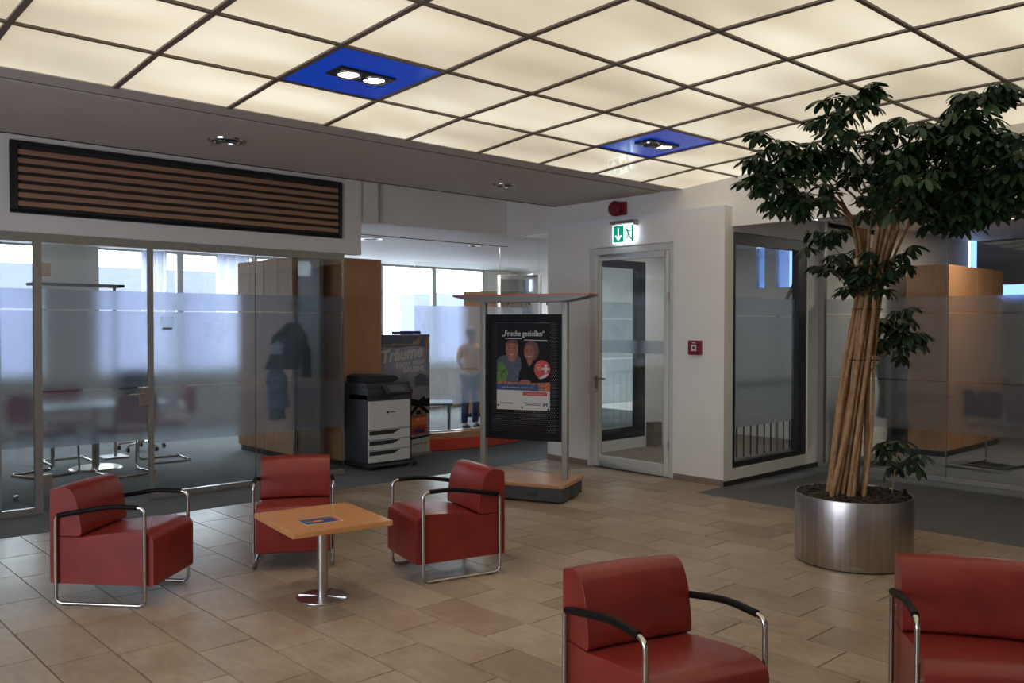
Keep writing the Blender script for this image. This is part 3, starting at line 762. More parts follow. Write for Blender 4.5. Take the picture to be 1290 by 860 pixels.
# poster: flat print in thin layers.  local x right, z up, -y to the viewer
PA = math.radians(-66.5)
pw, ph = .555, .83
org = Matrix.Rotation(PA, 4, 'Z') @ Vector((-.005, -.0025, 0))
po = thing('poster', 'food promotion poster of a smiling couple with white lettering on the black board', 'poster', (5.795+org.x, 6.056+org.y, 0), PA)
zt = 1.655
def U(cx, cy): return ((cx-135)/317*pw-pw/2, zt-(cy-130)/515*ph)
lay = [0]
def pl(name, mat, pts_, lv):
    b = MB(); b.prism([U(*p) for p in pts_], -.0006*lv-.0006, -.0006*lv, axis='y'); return b.build(name, mat, po)
def ell(cx, cy, rx, ry, n=22, a0=0): return [(cx+rx*math.cos(2*PI*k/n+a0), cy+ry*math.sin(2*PI*k/n+a0)) for k in range(n)]
pl('sheet', 'printblack', [(135, 645), (452, 645), (452, 130), (135, 130)], 0)
pl('man_shirt', 'shirt_print', [(135, 490), (135, 350), (150, 328), (190, 318), (205, 335), (240, 345), (262, 318), (278, 340), (290, 490)], 1)
pl('man_neck', 'skin_print', [(205, 350), (205, 300), (255, 300), (250, 345), (228, 362)], 2)
pl('man_head', 'skin_print', ell(226, 288, 38, 56), 3)
pl('man_hair', 'hairprint', [(188, 275), (186, 250), (200, 232), (230, 224), (258, 232), (266, 260), (262, 275), (255, 252), (225, 243), (198, 252)], 4)
pl('woman_hair', 'printblack', ell(338, 300, 50, 70), 1)
pl('woman_hair_edge', 'hairprint', ell(342, 290, 44, 62), 2)
pl('woman_neck', 'skin_print', [(315, 355), (318, 330), (345, 330), (348, 360), (330, 385)], 3)
pl('woman_head', 'skin_print', ell(329, 302, 30, 46), 4)
pl('woman_jacket', 'printblack', [(262, 495), (270, 420), (300, 360), (318, 362), (332, 392), (348, 360), (385, 372), (452, 430), (452, 500)], 3)
pl('man_hand', 'skin_print', ell(305, 478, 34, 14), 5)
for cx, cy, s in ((226, 285, 1.15), (329, 300, .95)):
    for dx in (-1, 1):
        pl('eye', 'printblack', ell(cx+dx*14*s, cy-8*s, 5*s, 2.8*s, 10), 6); pl('brow', 'hairprint', [(cx+dx*14*s-8*s, cy-19*s), (cx+dx*14*s+8*s, cy-19*s), (cx+dx*14*s+7*s, cy-16*s), (cx+dx*14*s-7*s, cy-16*s)], 6)
    pl('nose', 'hairprint', [(cx-5*s, cy+12*s), (cx+5*s, cy+12*s), (cx, cy+15*s)], 6)
    pl('smile', 'paper', [(cx-10*s, cy+24*s), (cx+10*s, cy+24*s), (cx+5*s, cy+28.5*s), (cx-5*s, cy+28.5*s)], 6)
pl('food_row', 'food_print', [(135, 500), (135, 474), (170, 470), (230, 482), (290, 474), (340, 484), (452, 476), (452, 535), (380, 535), (380, 500)], 6)
for (cx, cy, r) in ((165, 400, 32), (150, 430, 20), (185, 425, 24), (160, 378, 18), (180, 455, 20), (150, 460, 20)):
    pl('herbs', 'printgreen', ell(cx, cy, r*.8, r, 9, r), 7+cx % 2)
pl('red_disc', 'printred', ell(406, 400, 47, 55, 30), 8)
pl('disc_curl', 'paper', [(385, 455), (420, 430), (445, 425), (425, 448), (400, 458)], 9)
pl('plus_bar', 'paper', [(404, 403), (452, 403), (452, 390), (404, 390)], 9); pl('plus_bar', 'paper', [(421, 422), (434, 422), (434, 370), (421, 370)], 9)
pl('white_field', 'paper', [(135, 645), (452, 645), (452, 530), (135, 528)], 7)
pl('blue_band', 'navy', [(135, 528), (385, 528), (385, 492), (135, 492)], 8)
pl('red_band', 'printred', [(292, 558), (435, 558), (435, 536), (292, 536)], 8)
def ptext(name, body, size, mat, cx, cy, lv, **k):
    x, z = U(cx, cy)
    X = Matrix.Translation((x, -.0006*lv-.001, z)) @ Matrix.Rotation(PI/2, 4, 'X')
    return text(name, body, size, mat, po, X, **k)
ptext('headline', '\u201eFrische genie\u00dfen\u201c', .073, 'paper', 296, 203, 9, sx=.80, bold=.001)
pl('underline', 'paper', [(188, 221), (285, 221), (285, 217), (188, 217)], 9); pl('underline', 'paper', [(300, 229), (435, 231), (435, 227), (300, 225)], 9)
ptext('slogan', 'Jeder Mensch hat etwas, das ihn antreibt.', .0205, 'paper', 262, 515, 9, sx=1.0)
ptext('red_slogan', 'Wir machen den Weg frei.', .0165, 'paper', 364, 551, 9)
for (cx, cy, b_) in ((385, 372, 'jetzt'), (388, 388, 'mehr'), (392, 402, 'Plus')): ptext('disc_text', b_, .022, 'paper', cx, cy+4, 9)
for (a, c, y) in ((155, 242, 606), (300, 405, 602), (310, 405, 612)):
    for k in range(int((c-a)/9)): pl('fine_print', 'printblack', [(a+k*9, y+3), (a+k*9+7, y+3), (a+k*9+7, y-2), (a+k*9, y-2)], 8)
pl('logo', 'navy', [(412, 620), (420, 620), (420, 608), (425, 614), (430, 608), (430, 620), (437, 620), (437, 600), (431, 600), (425, 606), (419, 600), (412, 600)], 8)
for (cx, cy) in ((145, 620), (288, 630), (442, 638)):
    x, z = U(cx, cy); part('pin', 'black', po, lambda b: b.ball((x, -.008, z), .011, .004, .011), smooth=True)

# ---------------------------------------------------------------- planter with umbrella tree
px_, py_ = 5.884, 2.815
t = thing('planter', 'large round brushed steel planter on the tiles in front of the right glass wall', 'planter', (px_, py_, 0))
part('drum', 'planter', t, lambda b: b.lathe([(.383, .012), (.388, .012), (.390, .02), (.390, .464), (.388, .470), (.380, .470), (.376, .464), (.376, .40)], 72), smooth=True)
part('foot_ring', 'black', t, lambda b: b.lathe([(.0001, 0), (.372, 0), (.372, .02)], 48))
dirv = Vector((-px_, -py_, 0)).normalized(); a0 = math.atan2(dirv.y, dirv.x)
bx('name_tag', 'steel', t, .388, .393, -.035, .035, .03, .042, X=Matrix.Rotation(a0+.05, 4, 'Z'))
part('level_gauge', 'blackrub', t, lambda b: b.tube([(.13, -.30, .40), (.13, -.30, .52)], .012, 10))
mulch = MB()
mulch.lathe([(.0001, .452), (.2, .45), (.375, .44)], 36)
for k in range(900):
    r = .365*math.sqrt(random.random()); a = random.uniform(0, 2*PI); s = random.uniform(.012, .03)
    X = Matrix.Translation((r*math.cos(a), r*math.sin(a), .452+random.uniform(0, .022))) @ Matrix.Rotation(random.uniform(0, 6), 4, 'Z') @ Matrix.Rotation(random.uniform(-.7, .7), 4, 'X')
    mulch.box(-s, s, -s*.4, s*.4, -.003, .003, X)
o = mulch.build('bark_mulch', 'soil', t); o['kind'] = 'stuff'

tr = thing('umbrella_tree', 'tall umbrella tree with bundled tan stems and a wide dark green crown', 'tree', (px_, py_, .45))
TB = Vector((px_, py_, .45))
R_ = Vector((.7318, -.6815, 0)); D_ = Vector((.6815, .7318, 0))
def W2(v): return Vector(v)-TB
clusters = [(4.97, 2.91, 2.66), (5.08, 2.81, 2.56), (5.01, 2.74, 2.69), (5.01, 2.54, 2.78), (5.03, 2.45, 2.94), (5.24, 2.53, 2.74), (5.23, 2.67, 2.61), (5.51, 2.55, 2.58), (5.44, 2.34, 2.69), (5.43, 2.22, 2.82), (5.69, 2.37, 2.56), (5.51, 2.13, 2.67), (5.5, 2.01, 2.8), (5.59, 1.93, 2.94), (5.57, 1.95, 2.7), (5.65, 1.87, 2.61), (5.67, 2.12, 2.5), (5.79, 2.28, 2.4), (5.67, 1.98, 2.48), (5.63, 1.75, 2.52), (5.66, 1.72, 2.43), (5.57, 1.67, 2.62), (5.7, 2.5, 2.43), (5.21, 2.96, 2.43), (5.23, 2.81, 2.43), (4.93, 2.97, 2.50), (5.57, 1.89, 3.01), (5.0, 2.41, 2.95), (4.85, 2.89, 2.77), (5.37, 2.26, 2.38), (5.24, 2.11, 2.5), (5.62, 2.03, 2.36),
            (6.1, 2.3, 2.55), (6.2, 2.0, 2.6), (6.3, 2.5, 2.5), (6.0, 1.75, 2.6), (5.95, 2.05, 2.75), (6.05, 2.6, 2.75), (5.75, 2.0, 2.34), (5.7, 1.8, 2.38), (5.85, 2.2, 2.32)]
low = [(5.70, 2.91, 2.22), (5.76, 2.78, 2.12), (5.73, 2.86, 1.99), (5.79, 2.62, 1.98), (5.93, 2.56, 2.07), (5.77, 2.66, 1.9), (6.24, 2.73, 1.67), (6.33, 2.71, 1.52), (6.25, 2.79, 1.47), (6.30, 2.66, 1.58), (6.1, 2.60, .78), (6.14, 2.62, .66)]
# stems
stem_tops = []
NS = 20
for k in range(NS):
    a = 2*PI*k/NS+random.uniform(-.15, .15); rr = (.125, .10, .055)[k % 3]*random.uniform(.9, 1.08)
    s0 = Vector((rr*math.cos(a)-.015, rr*math.sin(a), -.0))
    P = []; ph1 = random.uniform(0, 6); tw = random.uniform(.3, .8)
    for q in range(15):
        h = q/14; z = h*1.85
        cen = R_*(-.072+.157*h+.02*math.sin(h*3))-D_*(.02+.10*h*h)
        ra = (rr*(1.08-.35*h-.25*math.sin(PI*h)*.6))+max(0, h-.78)**1.5*.9*(rr/.125); aa = a+tw*h
        wob = .017*math.sin(7*h+ph1)
        P.append(Vector((cen.x+(ra+wob)*math.cos(aa), cen.y+(ra+wob)*math.sin(aa), z)))
    rad = random.uniform(.013, .020)
    part('stem', 'bark', tr, lambda b: b.tube(P, [rad*(1-.35*q/14)*(1+.10*math.sin(q*5)) for q in range(15)], 9), smooth=True)
    stem_tops.append(P[-1])
for q, z in ((0, 1.30), (1, .95)):
    cen = R_*(-.03+.115*z/1.85+.01)-D_*.06
    part('tie_wire', 'blackrub', tr, lambda b: b.tube([Vector((cen.x+.10*math.cos(u*PI/9), cen.y+.10*math.sin(u*PI/9), z)) for u in range(18)], .003, 6, closed=True))
# branches
for ci, c in enumerate(clusters):
    e = W2(c); s = min(stem_tops, key=lambda p: (p-e).length+random.uniform(0, .15)); mid = s.lerp(e, .25)+Vector((0, 0, .16))
    P = [s*(1-u)**2+mid*2*u*(1-u)+e*u*u for u in [i/8 for i in range(9)]]
    part('branch', 'bark', tr, lambda b: b.tube(P, [.010-.0065*u/8 for u in range(9)], 7), smooth=True)
for c in low[:10]:
    e = W2(c); s = Vector((.02, -.05, e.z-.22)); P = [s.lerp(e, u/6)+Vector((0, 0, -.03*math.sin(PI*u/6))) for u in range(7)]
    part('branch', 'bark', tr, lambda b: b.tube(P, [.007-.004*u/6 for u in range(7)], 6), smooth=True)
e = W2(low[10]); P = [Vector((.2, -.18, 0)).lerp(e, u/5) for u in range(6)]
part('branch', 'bark', tr, lambda b: b.tube(P, .005, 6), smooth=True)

def leaf_geo(b, nl, size, droop, X, seed):
    rnd = random.Random(seed)
    # petiole from local origin along +x then a rosette of leaflets
    pe = .07*size/.09
    b2 = MB(); b2.tube([(0, 0, 0), (pe*.6, 0, .006), (pe, 0, 0)], .0018, 4)
    for k in range(nl):
        a = 2*PI*k/nl+rnd.uniform(-.15, .15); Ln = size*rnd.uniform(.8, 1.12); wd = Ln*.21
        dr = droop+rnd.uniform(-.15, .25); st = .018
        ca, sa = math.cos(a), math.sin(a)
        prof_ = [(0, .25, 0), (.28, .75, -.02), (.62, 1.0, -.10), (.86, .72, -.22), (1.0, .06, -.34)]
        L_, C_, Rr = [], [], []
        for u, ww, bend in prof_:
            d = st+u*Ln*math.cos(dr); z = -u*Ln*math.sin(dr)+bend*Ln*.35
            base = Vector((pe+ca*d, sa*d, z)); side = Vector((-sa, ca, 0))*wd*ww
            C_.append(base); L_.append(base+side+Vector((0, 0, wd*ww*.35))); Rr.append(base-side+Vector((0, 0, wd*ww*.35)))
        o = []; fs = []
        for i in range(5): o += [L_[i], C_[i], Rr[i]]
        for i in range(4): fs += [(i*3, i*3+1, i*3+4, i*3+3), (i*3+1, i*3+2, i*3+5, i*3+4)]
        b2.tube([(pe, 0, 0), (pe+ca*st, sa*st, -.002)], .0014, 3, cap=False)
        b2.add(o, fs)
    b.add([X @ Vector(v) for v in b2.v], b2.f)
leaf_meshes = []
for k in range(8):
    b = MB(); leaf_geo(b, 7+k % 3, (.078, .090, .085, .096)[k % 4], (.35, .6, .85, .5)[k % 4], Matrix.Identity(4), k)
    for mt in ('leaf', 'leaf_young'):
        me = b.mesh('leaf'); me.materials.append(M[mt])
        for p in me.polygons: p.use_smooth = True
        leaf_meshes.append(me)
placements = []
for ci, c in enumerate(clusters+low):
    e = W2(c); islow = ci >= len(clusters)
    n_ = (9 if islow else (9 if ci in (2, 3, 4, 6, 7, 25) else 15))
    if ci >= len(clusters)+10: n_ = 6
    sp_ = .09 if islow else .125
    if ci in (5, 27, 28): n_, sp_ = 6, .07
    for k in range(n_):
        a = random.uniform(0, 2*PI); el = random.uniform(-.5, .9)
        d = Vector((math.cos(a)*math.cos(el), math.sin(a)*math.cos(el), math.sin(el)))
        p = e+d*sp_*random.random()**.5
        if p.z+TB.z > 3.0: p.z = 3.0-TB.z
        tilt = Matrix.Rotation(random.uniform(-.35, .35), 4, 'X') @ Matrix.Rotation(-el*.5, 4, 'Y')
        X = Matrix.Translation(p) @ Matrix.Rotation(a, 4, 'Z') @ tilt
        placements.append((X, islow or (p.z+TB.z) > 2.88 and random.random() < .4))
placements.sort(key=lambda q: (q[0].translation+TB).length)
stuff = MB()
for k, (X, young) in enumerate(placements):
    young = young and random.random() < .45
    if k < 290:
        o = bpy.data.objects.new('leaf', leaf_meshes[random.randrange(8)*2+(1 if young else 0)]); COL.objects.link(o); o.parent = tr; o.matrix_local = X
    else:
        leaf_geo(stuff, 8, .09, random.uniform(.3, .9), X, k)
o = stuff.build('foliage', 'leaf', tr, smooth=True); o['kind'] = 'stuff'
print('leaves', len(placements))

# ---------------------------------------------------------------- copier
t = thing('office_copier', 'black and white floor standing copier with three paper trays before the wooden cabinet', 'copier', (5.455, 8.218, 0))
bx('body', 'darkgrey', t, 0, .61, .012, .49, .085, .93, .01)
bx('plinth', 'black', t, .01, .60, .02, .48, .035, .085, .004)
bx('front_door', 'whiteplastic', t, .004, .57, -.008, .012, .462, .785, .004)
for k, z in enumerate((.347, .232, .092)):
    h_ = (.455-.347, .340-.232, .225-.092)[k]
    d = bx('paper_tray', 'whiteplastic', t, .004, .57, -.008, .012, z, z+h_, .004)
    zz = z+h_
    MB().prism([(.008, zz-.052), (.33, zz-.050), (.43, zz-.006), (.008, zz-.006)], -.012, -.0075).build('tray_grip', 'black', d)
bx('output_bay', 'black', t, .0, .60, -.004, .40, .79, .86, .008)
MB().prism([(.0, .786), (.57, .795), (.57, .85), (.42, .84), (.25, .80), (.0, .81)], -.014, -.004).build('front_lip', 'darkgrey', t)
bx('scanner', 'darkgrey', t, .0, .60, .03, .49, .93, .985, .01)
f = MB(); f.prism([(.02, .985), (.42, .985), (.50, 1.02), (.44, 1.06), (.10, 1.075), (.02, 1.06)], .10, .48); f.build('document_feeder', 'black', t, bevel=.008)
X = Matrix.Translation((.36, -.03, .91)) @ Matrix.Rotation(math.radians(40), 4, 'X')
cp2 = bx('control_panel', 'black', t, -.17, .17, -.07, .07, -.012, .012, .006, X=X)
bx('display', 'slate_print', cp2, -.10, .10, -.045, .05, .012, .014, X=X)
bx('usb_reader', 'black', t, .555, .60, -.02, .03, .86, .90, .004)
part('emblem', 'printblack', t, lambda b: b.lathe([(.0001, 0), (.014, 0)], 16, X=Matrix.Translation((.26, -.0095, .65)) @ Matrix.Rotation(PI/2, 4, 'X')))
for k in range(5): bx('logo_letter', 'printblack', t, .285+k*.016, .297+k*.016, -.0098, -.0078, .645, .657)
for k in range(6): bx('model_mark', 'printgrey', t, .05+k*.012, .058+k*.012, -.0098, -.0078, .752, .758)
for x, y in ((.06, .05), (.55, .05), (.06, .45), (.55, .45), (.63, -.02)):
    part('castor', 'black', t, lambda b: b.tube([(x-.015, y, .03), (x+.015, y, .03)], .03, 16), smooth=False)
bx('stabiliser', 'darkgrey', t, .0, .64, -.04, .02, .045, .075, .004)

# wooden cabinet behind it
t = thing('tall_cabinet', 'tall beech wood cabinet end standing behind the copier', 'cabinet', (5.455, 8.79, 0))
bx('carcass', 'wood_cab', t, 0, .57, 0, .45, .06, 2.43, .003)
bx('plinth', 'black', t, .01, .56, .01, .44, 0, .06)

# ---------------------------------------------------------------- roll-up banner
t = thing('rollup_banner', 'grey and orange roll up banner about building a dream house beside the copier', 'banner', (6.045, 8.835, 0))
bw, bh = .745, 1.53
bx('cassette', 'alu', t, 0, bw, -.05, .05, 0, .045, .006)
sh = bx('sheet', 'banner_grey', t, 0, bw, -.004, 0, .045, bh)
part('support_pole', 'alu', t, lambda b: b.tube([(bw/2, .03, .04), (bw/2, .01, bh)], .008, 8))
bx('top_rail', 'alu', t, 0, bw, -.010, .006, bh-.015, bh, .002)
bx('blue_header', 'navy', t, .16, .60, -.004, .0, bh+.001, bh+.04)
def V(cx, cy): return ((cx-245)/255*bw, bh-(cy-50)/695*(bh-.045))
def bl(name, mat, pts_, lv):
    return MB().prism([V(*p) for p in pts_], -.0045-.0006*lv, -.0039-.0006*lv).build(name, mat, t)
bl('dark_top', 'slate_print', [(245, 50), (500, 50), (500, 130), (420, 118), (330, 128), (245, 122)], 1)
bl('cloud_streak', 'printtan', [(250, 112), (320, 104), (400, 106), (450, 62), (462, 70), (440, 110), (330, 116), (250, 118)], 2)
bl('brown_corner', 'printtan', [(468, 70), (500, 60), (500, 150), (482, 140)], 2)
bl('lantern', 'slate_print', [(420, 355), (420, 300), (448, 280), (492, 300), (495, 355)], 1)
bl('tree_line', 'printblack', [(388, 470), (388, 425), (398, 415), (406, 430), (440, 440), (470, 415), (480, 435), (500, 425), (500, 480)], 1)
bl('house_roof', 'printblack', [(388, 520), (430, 460), (445, 455), (490, 500), (500, 520), (480, 520), (440, 478), (400, 530)], 3)
bl('house_front', 'printtan', [(400, 530), (400, 520), (440, 478), (478, 515), (478, 530)], 2)
bl('house_window', 'printblack', [(425, 522), (425, 500), (450, 500), (450, 522)], 4)
bl('orange_field', 'food_print', [(385, 640), (385, 525), (485, 520), (485, 640)], 1)
bl('yellow_field', 'printorange', [(385, 590), (385, 545), (485, 540), (485, 585)], 2)
bl('red_field', 'printred', [(385, 642), (385, 600), (485, 595), (485, 636)], 2)
bl('blue_figure', 'navy', [(415, 635), (415, 612), (470, 610), (472, 630)], 3)
bl('white_figure', 'paper', [(430, 560), (430, 545), (440, 545), (440, 560)], 3); bl('pink_figure', 'skin_print', [(445, 535), (445, 510), (465, 510), (465, 535)], 3)
bl('dark_line', 'printblack', [(245, 690), (245, 672), (500, 648), (500, 658)], 2)
bl('foot_field', 'paper', [(245, 745), (245, 690), (500, 658), (500, 745)], 2)
bl('orange_square', 'printorange', [(470, 704), (470, 690), (486, 688), (486, 702)], 3)
for k in range(7): bl('fine_print', 'printblack', [(395+k*10, 704-k), (402+k*10, 703-k), (402+k*10, 697-k), (395+k*10, 698-k)], 3)
def bt(name, body, size, cx, cy, rot, **k):
    x, z = V(cx, cy); X = Matrix.Translation((x, -.0066, z)) @ Matrix.Rotation(PI/2, 4, 'X') @ Matrix.Rotation(math.radians(rot), 4, 'Z')
    text(name, body, size, 'paper', t, X, **k)
bt('headline', 'Tr\u00e4ume', .205, 352, 196, 7, shear=.25, sx=.98, bold=.008)
bt('headline', 'kann man', .10, 396, 232, 7, shear=.2, sx=1.15, bold=.003)
bt('headline', 'BAUEN!', .092, 412, 268, 3, bold=.004)

# ---------------------------------------------------------------- curved glass room on red plinth
cx, cy = 7.79, 11.33
def arc(b, r0, r1, z0, z1, a0, a1, k=60):
    vs = []; 
    for i in range(k+1):
        a = a0+(a1-a0)*i/k
        for r, z in ((r0, z0), (r1, z0), (r1, z1), (r0, z1)): vs.append((cx+r*math.cos(a), cy+r*math.sin(a), z))
    fs = [(0, 1, 2, 3), tuple(k*4+q for q in (3, 2, 1, 0))]
    for i in range(k):
        for q in range(4): fs.append((i*4+q, (i+1)*4+q, (i+1)*4+(q+1) % 4, i*4+(q+1) % 4))
    b.add(vs, fs)
A0, A1 = math.radians(-138), math.radians(-22)
pod = thing('curved_plinth', 'curved red orange plinth with wooden ledge under the round glass room', 'plinth', (0, 0, 0))
part('riser', 'orange_red', pod, lambda b: arc(b, 2.42, 2.50, .012, .157, A0, A1), smooth=True)
part('base_strip', 'black', pod, lambda b: arc(b, 2.42, 2.485, 0, .012, A0, A1), smooth=True)
part('ledge', 'wood_base', pod, lambda b: arc(b, 2.20, 2.47, .157, .235, A0, A1), smooth=True)
part('platform', 'carpet', pod, lambda b: arc(b, .02, 2.20, .10, .157, A0, A1), smooth=True)
angs = []
for bear in (53.46, 50.75):
    d = Vector((math.cos(math.radians(bear)), math.sin(math.radians(bear)))); c_ = Vector((cx, cy)); tt = d.dot(c_); h2 = 2.35**2-(c_-d*tt).length_squared
    p = d*(tt-math.sqrt(h2))-c_; angs.append(math.atan2(p.y, p.x))
cg = thing('curved_glass_screen', 'tall curved frosted glass screen standing on the red plinth', 'glass screen', (0, 0, 0))
edges = [angs[0], angs[1], math.radians(-84), math.radians(-55), math.radians(-25)]
for k in range(4):
    e0, e1 = edges[k]+.002, edges[k+1]-.002
    part('glass_pane', 'glass', cg, lambda b: arc(b, 2.35, 2.358, .235, 2.47, e0, e1, 16), smooth=True)
    for za, zb in ((.60, 1.046), (1.060, 1.90)): part('frosted_film', 'film', cg, lambda b: arc(b, 2.343, 2.346, za, zb, e0, e1, 16), smooth=True)
part('floor_rail', 'alu', cg, lambda b: arc(b, 2.33, 2.37, .235, .25, edges[0], edges[-1], 40), smooth=True)

# hanging display frame
t = thing('hanging_frame', 'white framed display panel hanging on wires inside the curved glass room', 'picture frame', (8.9, 9.4, 0), math.radians(-48))
MB().box(-.33, -.28, -.02, .02, .95, 2.39).box(.28, .33, -.02, .02, .95, 2.39).box(-.28, .28, -.02, .02, 2.33, 2.39).box(-.28, .28, -.02, .02, .95, 1.0).build('frame', 'whiteplastic', t, bevel=.003)
bx('tinted_sheet', 'smoke', t, -.28, .28, -.003, .003, 1.0, 2.33)
for sx in (-1, 1): part('wire', 'steel', t, lambda b: b.tube([(sx*.29, 0, 2.39), (sx*.29, 0, 2.83)], .003, 6))
# wooden cabinet further back, low counter
t = thing('hall_cabinet', 'brown wooden cabinet behind the hanging frame in the hall', 'cabinet', (10.35, 11.5, 0), math.radians(-45))
bx('carcass', 'wood_cab', t, -.6, .45, 0, .35, .08, 2.25, .004); bx('plinth', 'black', t, -.58, .43, .02, .34, 0, .08)
for k in range(2): bx('door', 'wood_cab', t, -.59+k*.525, -.08+k*.525, -.018, 0, .1, 2.23, .003)
t = thing('black_desk', 'low black desk with a small notice inside the curved glass room', 'desk', (7.42, 9.72, .157), math.radians(-38))
bx('desktop', 'blackframe', t, -.30, .36, -.25, .25, .385, .42, .004)
for sx in (-.25, .31): bx('leg_panel', 'slate_print', t, sx-.02, sx+.02, -.22, .22, 0, .385)
t = thing('small_notice', 'small white card with an orange mark behind the curved glass near the banner', 'notice', (6.86, 9.35, .36), math.radians(-25))
bx('card', 'paper', t, -.06, .06, -.004, 0, 0, .10); bx('mark', 'printorange', t, -.015, .02, -.006, -.004, .04, .065)
part('stand', 'alu', t, lambda b: b.tube([(0, .005, -.20), (0, .005, .05)], .006, 8))

# ---------------------------------------------------------------- person (behind frosted glass)
def person(loc, rz, s):
    t = thing('person', 'person in a yellow orange top and blue jeans standing behind the curved frosted glass', 'person', loc, rz)
    def skinned(name, mat, nodes, edges, root=0, sub=2):
        me = bpy.data.meshes.new(name); me.from_pydata([tuple(Vector(n_[0])*s) for n_ in nodes], edges, []); me.update()
        o = bpy.data.objects.new(name, me); COL.objects.link(o); o.parent = t
        m = o.modifiers.new('skin', 'SKIN'); me.skin_vertices[0].data
        for i, n_ in enumerate(nodes):
            r = n_[1]; r = (r, r) if not isinstance(r, tuple) else r
            me.skin_vertices[0].data[i].radius = (r[0]*s, r[1]*s); me.skin_vertices[0].data[i].use_root = (i == root)
        m.use_smooth_shade = True
        sb = o.modifiers.new('sub', 'SUBSURF'); sb.levels = sub; sb.render_levels = sub
        me.materials.append(M[mat]); return o
    # body: pelvis, chest, neck, head, arms to the wrists, legs
    N = [((0, 0, .92), (.14, .10)), ((0, 0, 1.10), (.125, .09)), ((0, 0, 1.32), (.15, .10)), ((0, 0, 1.44), (.10, .07)), ((0, 0, 1.52), .052), ((0, .01, 1.60), (.072, .085)), ((0, .01, 1.70), (.075, .09)),
         ((-.18, 0, 1.41), .055), ((-.24, -.02, 1.15), .042), ((-.20, .10, .93), .034), ((.18, 0, 1.41), .055), ((.27, .05, 1.20), .042), ((.24, .20, 1.05), .034),
         ((-.09, 0, .86), .085), ((-.10, .01, .50), .06), ((-.10, -.01, .10), .042), ((-.10, .10, .04), .038), ((.09, 0, .86), .085), ((.11, .01, .50), .06), ((.12, -.01, .10), .042), ((.12, .10, .04), .038)]
    Ed = [(0, 1), (1, 2), (2, 3), (3, 4), (4, 5), (5, 6), (3, 7), (7, 8), (8, 9), (3, 10), (10, 11), (11, 12), (0, 13), (13, 14), (14, 15), (15, 16), (0, 17), (17, 18), (18, 19), (19, 20)]
    skinned('body', 'skin', N, Ed)
    T = [(Vector(n_[0]), (tuple(q+.018 for q in n_[1]) if isinstance(n_[1], tuple) else n_[1]+.016)) for n_ in N]
    skinned('jacket', 'yellow_top', [((0, 0, .78), (.165, .125)), T[0], T[1], T[2], ((0, 0, 1.44), (.11, .08)), T[7], T[8], T[10], T[11]], [(0, 1), (1, 2), (2, 3), (3, 4), (4, 5), (5, 6), (4, 7), (7, 8)], 1)
    skinned('jeans', 'jeans', [((0, 0, .88), (.145, .11)), T[13], T[14], ((-.10, -.01, .08), .062), T[17], T[18], ((.12, -.01, .08), .062)], [(0, 1), (1, 2), (2, 3), (0, 4), (4, 5), (5, 6)], 0)
    for sx, w_ in ((-1, N[9][0]), (1, N[12][0])):
        w_ = Vector(w_); nodes = [(w_, .03), (w_+Vector((0, .05, -.03)), (.036, .018)), (w_+Vector((0, .09, -.05)), (.036, .016))]; ed = [(0, 1), (1, 2)]
        for q in range(4):
            p0 = w_+Vector(((q-1.5)*.019, .10, -.055)); ln = (.055, .068, .062, .048)[q]
            i0 = len(nodes); nodes += [(p0, .0095), (p0+Vector((0, ln*.6, -ln*.35)), .009), (p0+Vector((0, ln*.85, -ln*.8)), .008)]; ed += [(2, i0), (i0, i0+1), (i0+1, i0+2)]
        i0 = len(nodes); nodes += [(w_+Vector((-sx*.04, .05, -.03)), .011), (w_+Vector((-sx*.06, .09, -.045)), .010)]; ed += [(1, i0), (i0, i0+1)]
        skinned('hand', 'skin', nodes, ed)
    b = MB(); b.ball((0, -.005, 1.70), .098, .112, .098, 18, 12)
    h = MB(); h.v = [tuple(Vector(v)*s) for v in b.v]; h.f = [f for f in b.f if min(b.v[i][2] for i in f) > 1.66 or max(b.v[i][1] for i in f) < .03]; h.m = [0]*len(h.f); h.build('hair', 'hair', t, smooth=True)
    b = MB()
    for sx in (-1, 1):
        b.ball((sx*.032*s, .095*s, 1.665*s), .012*s, .008*s, .007*s, 10, 6); 
    b.build('eyes', 'printblack', t, smooth=True)
    b = MB(); b.prism([(-.012*s, 1.62*s), (.012*s, 1.62*s), (0, 1.665*s)], .085*s, .112*s); b.build('nose', 'skin', t)
    b = MB(); b.box(-.026*s, .026*s, .085*s, .096*s, 1.588*s, 1.598*s); b.build('mouth', 'printred', t)
    for sx in (-1, 1): part('ear', 'skin', t, lambda b: b.ball((sx*.088*s, 0, 1.64*s), .012*s, .02*s, .032*s), smooth=True)
    for x_ in (-.10, .12): part('shoe', 'blackrub', t, lambda b: b.ball((x_*s, .06*s, .045*s), .05*s, .12*s, .045*s), smooth=True)
person((8.12, 9.60, .157), math.radians(170), .82)

# ---------------------------------------------------------------- office behind the left glass
def cabinet_row(x, y0, y1, n_, h, name, label, door_off=-.018):
    t = thing(name, label, 'cabinet', (x, y0, 0)); D = y1-y0
    bx('carcass', 'wood_cab', t, 0, .42, 0, D, .07, h, .003); bx('plinth', 'black', t, .02, .40, .01, D-.01, 0, .07)
    for k in range(n_):
        d = bx('door', 'wood_cab', t, door_off, 0, k*D/n_+.003, (k+1)*D/n_-.003, .08, h-.01, .003)
        part('knob', 'chrome', d, lambda b: b.ball((door_off-.014, (k+.12 if k % 2 else k+.88)*D/n_, .42), .014, .012, .012), smooth=True)
    return t
for k, (a, c) in enumerate(((9.42, 10.14), (10.15, 10.87))):
    cabinet_row(5.2, a, c, 2, 2.46, 'office_cabinet', ('nearer' if k == 0 else 'farther')+' tall two door beech cabinet along the office side behind the left glass wall')['group'] = 'tall office cabinets'
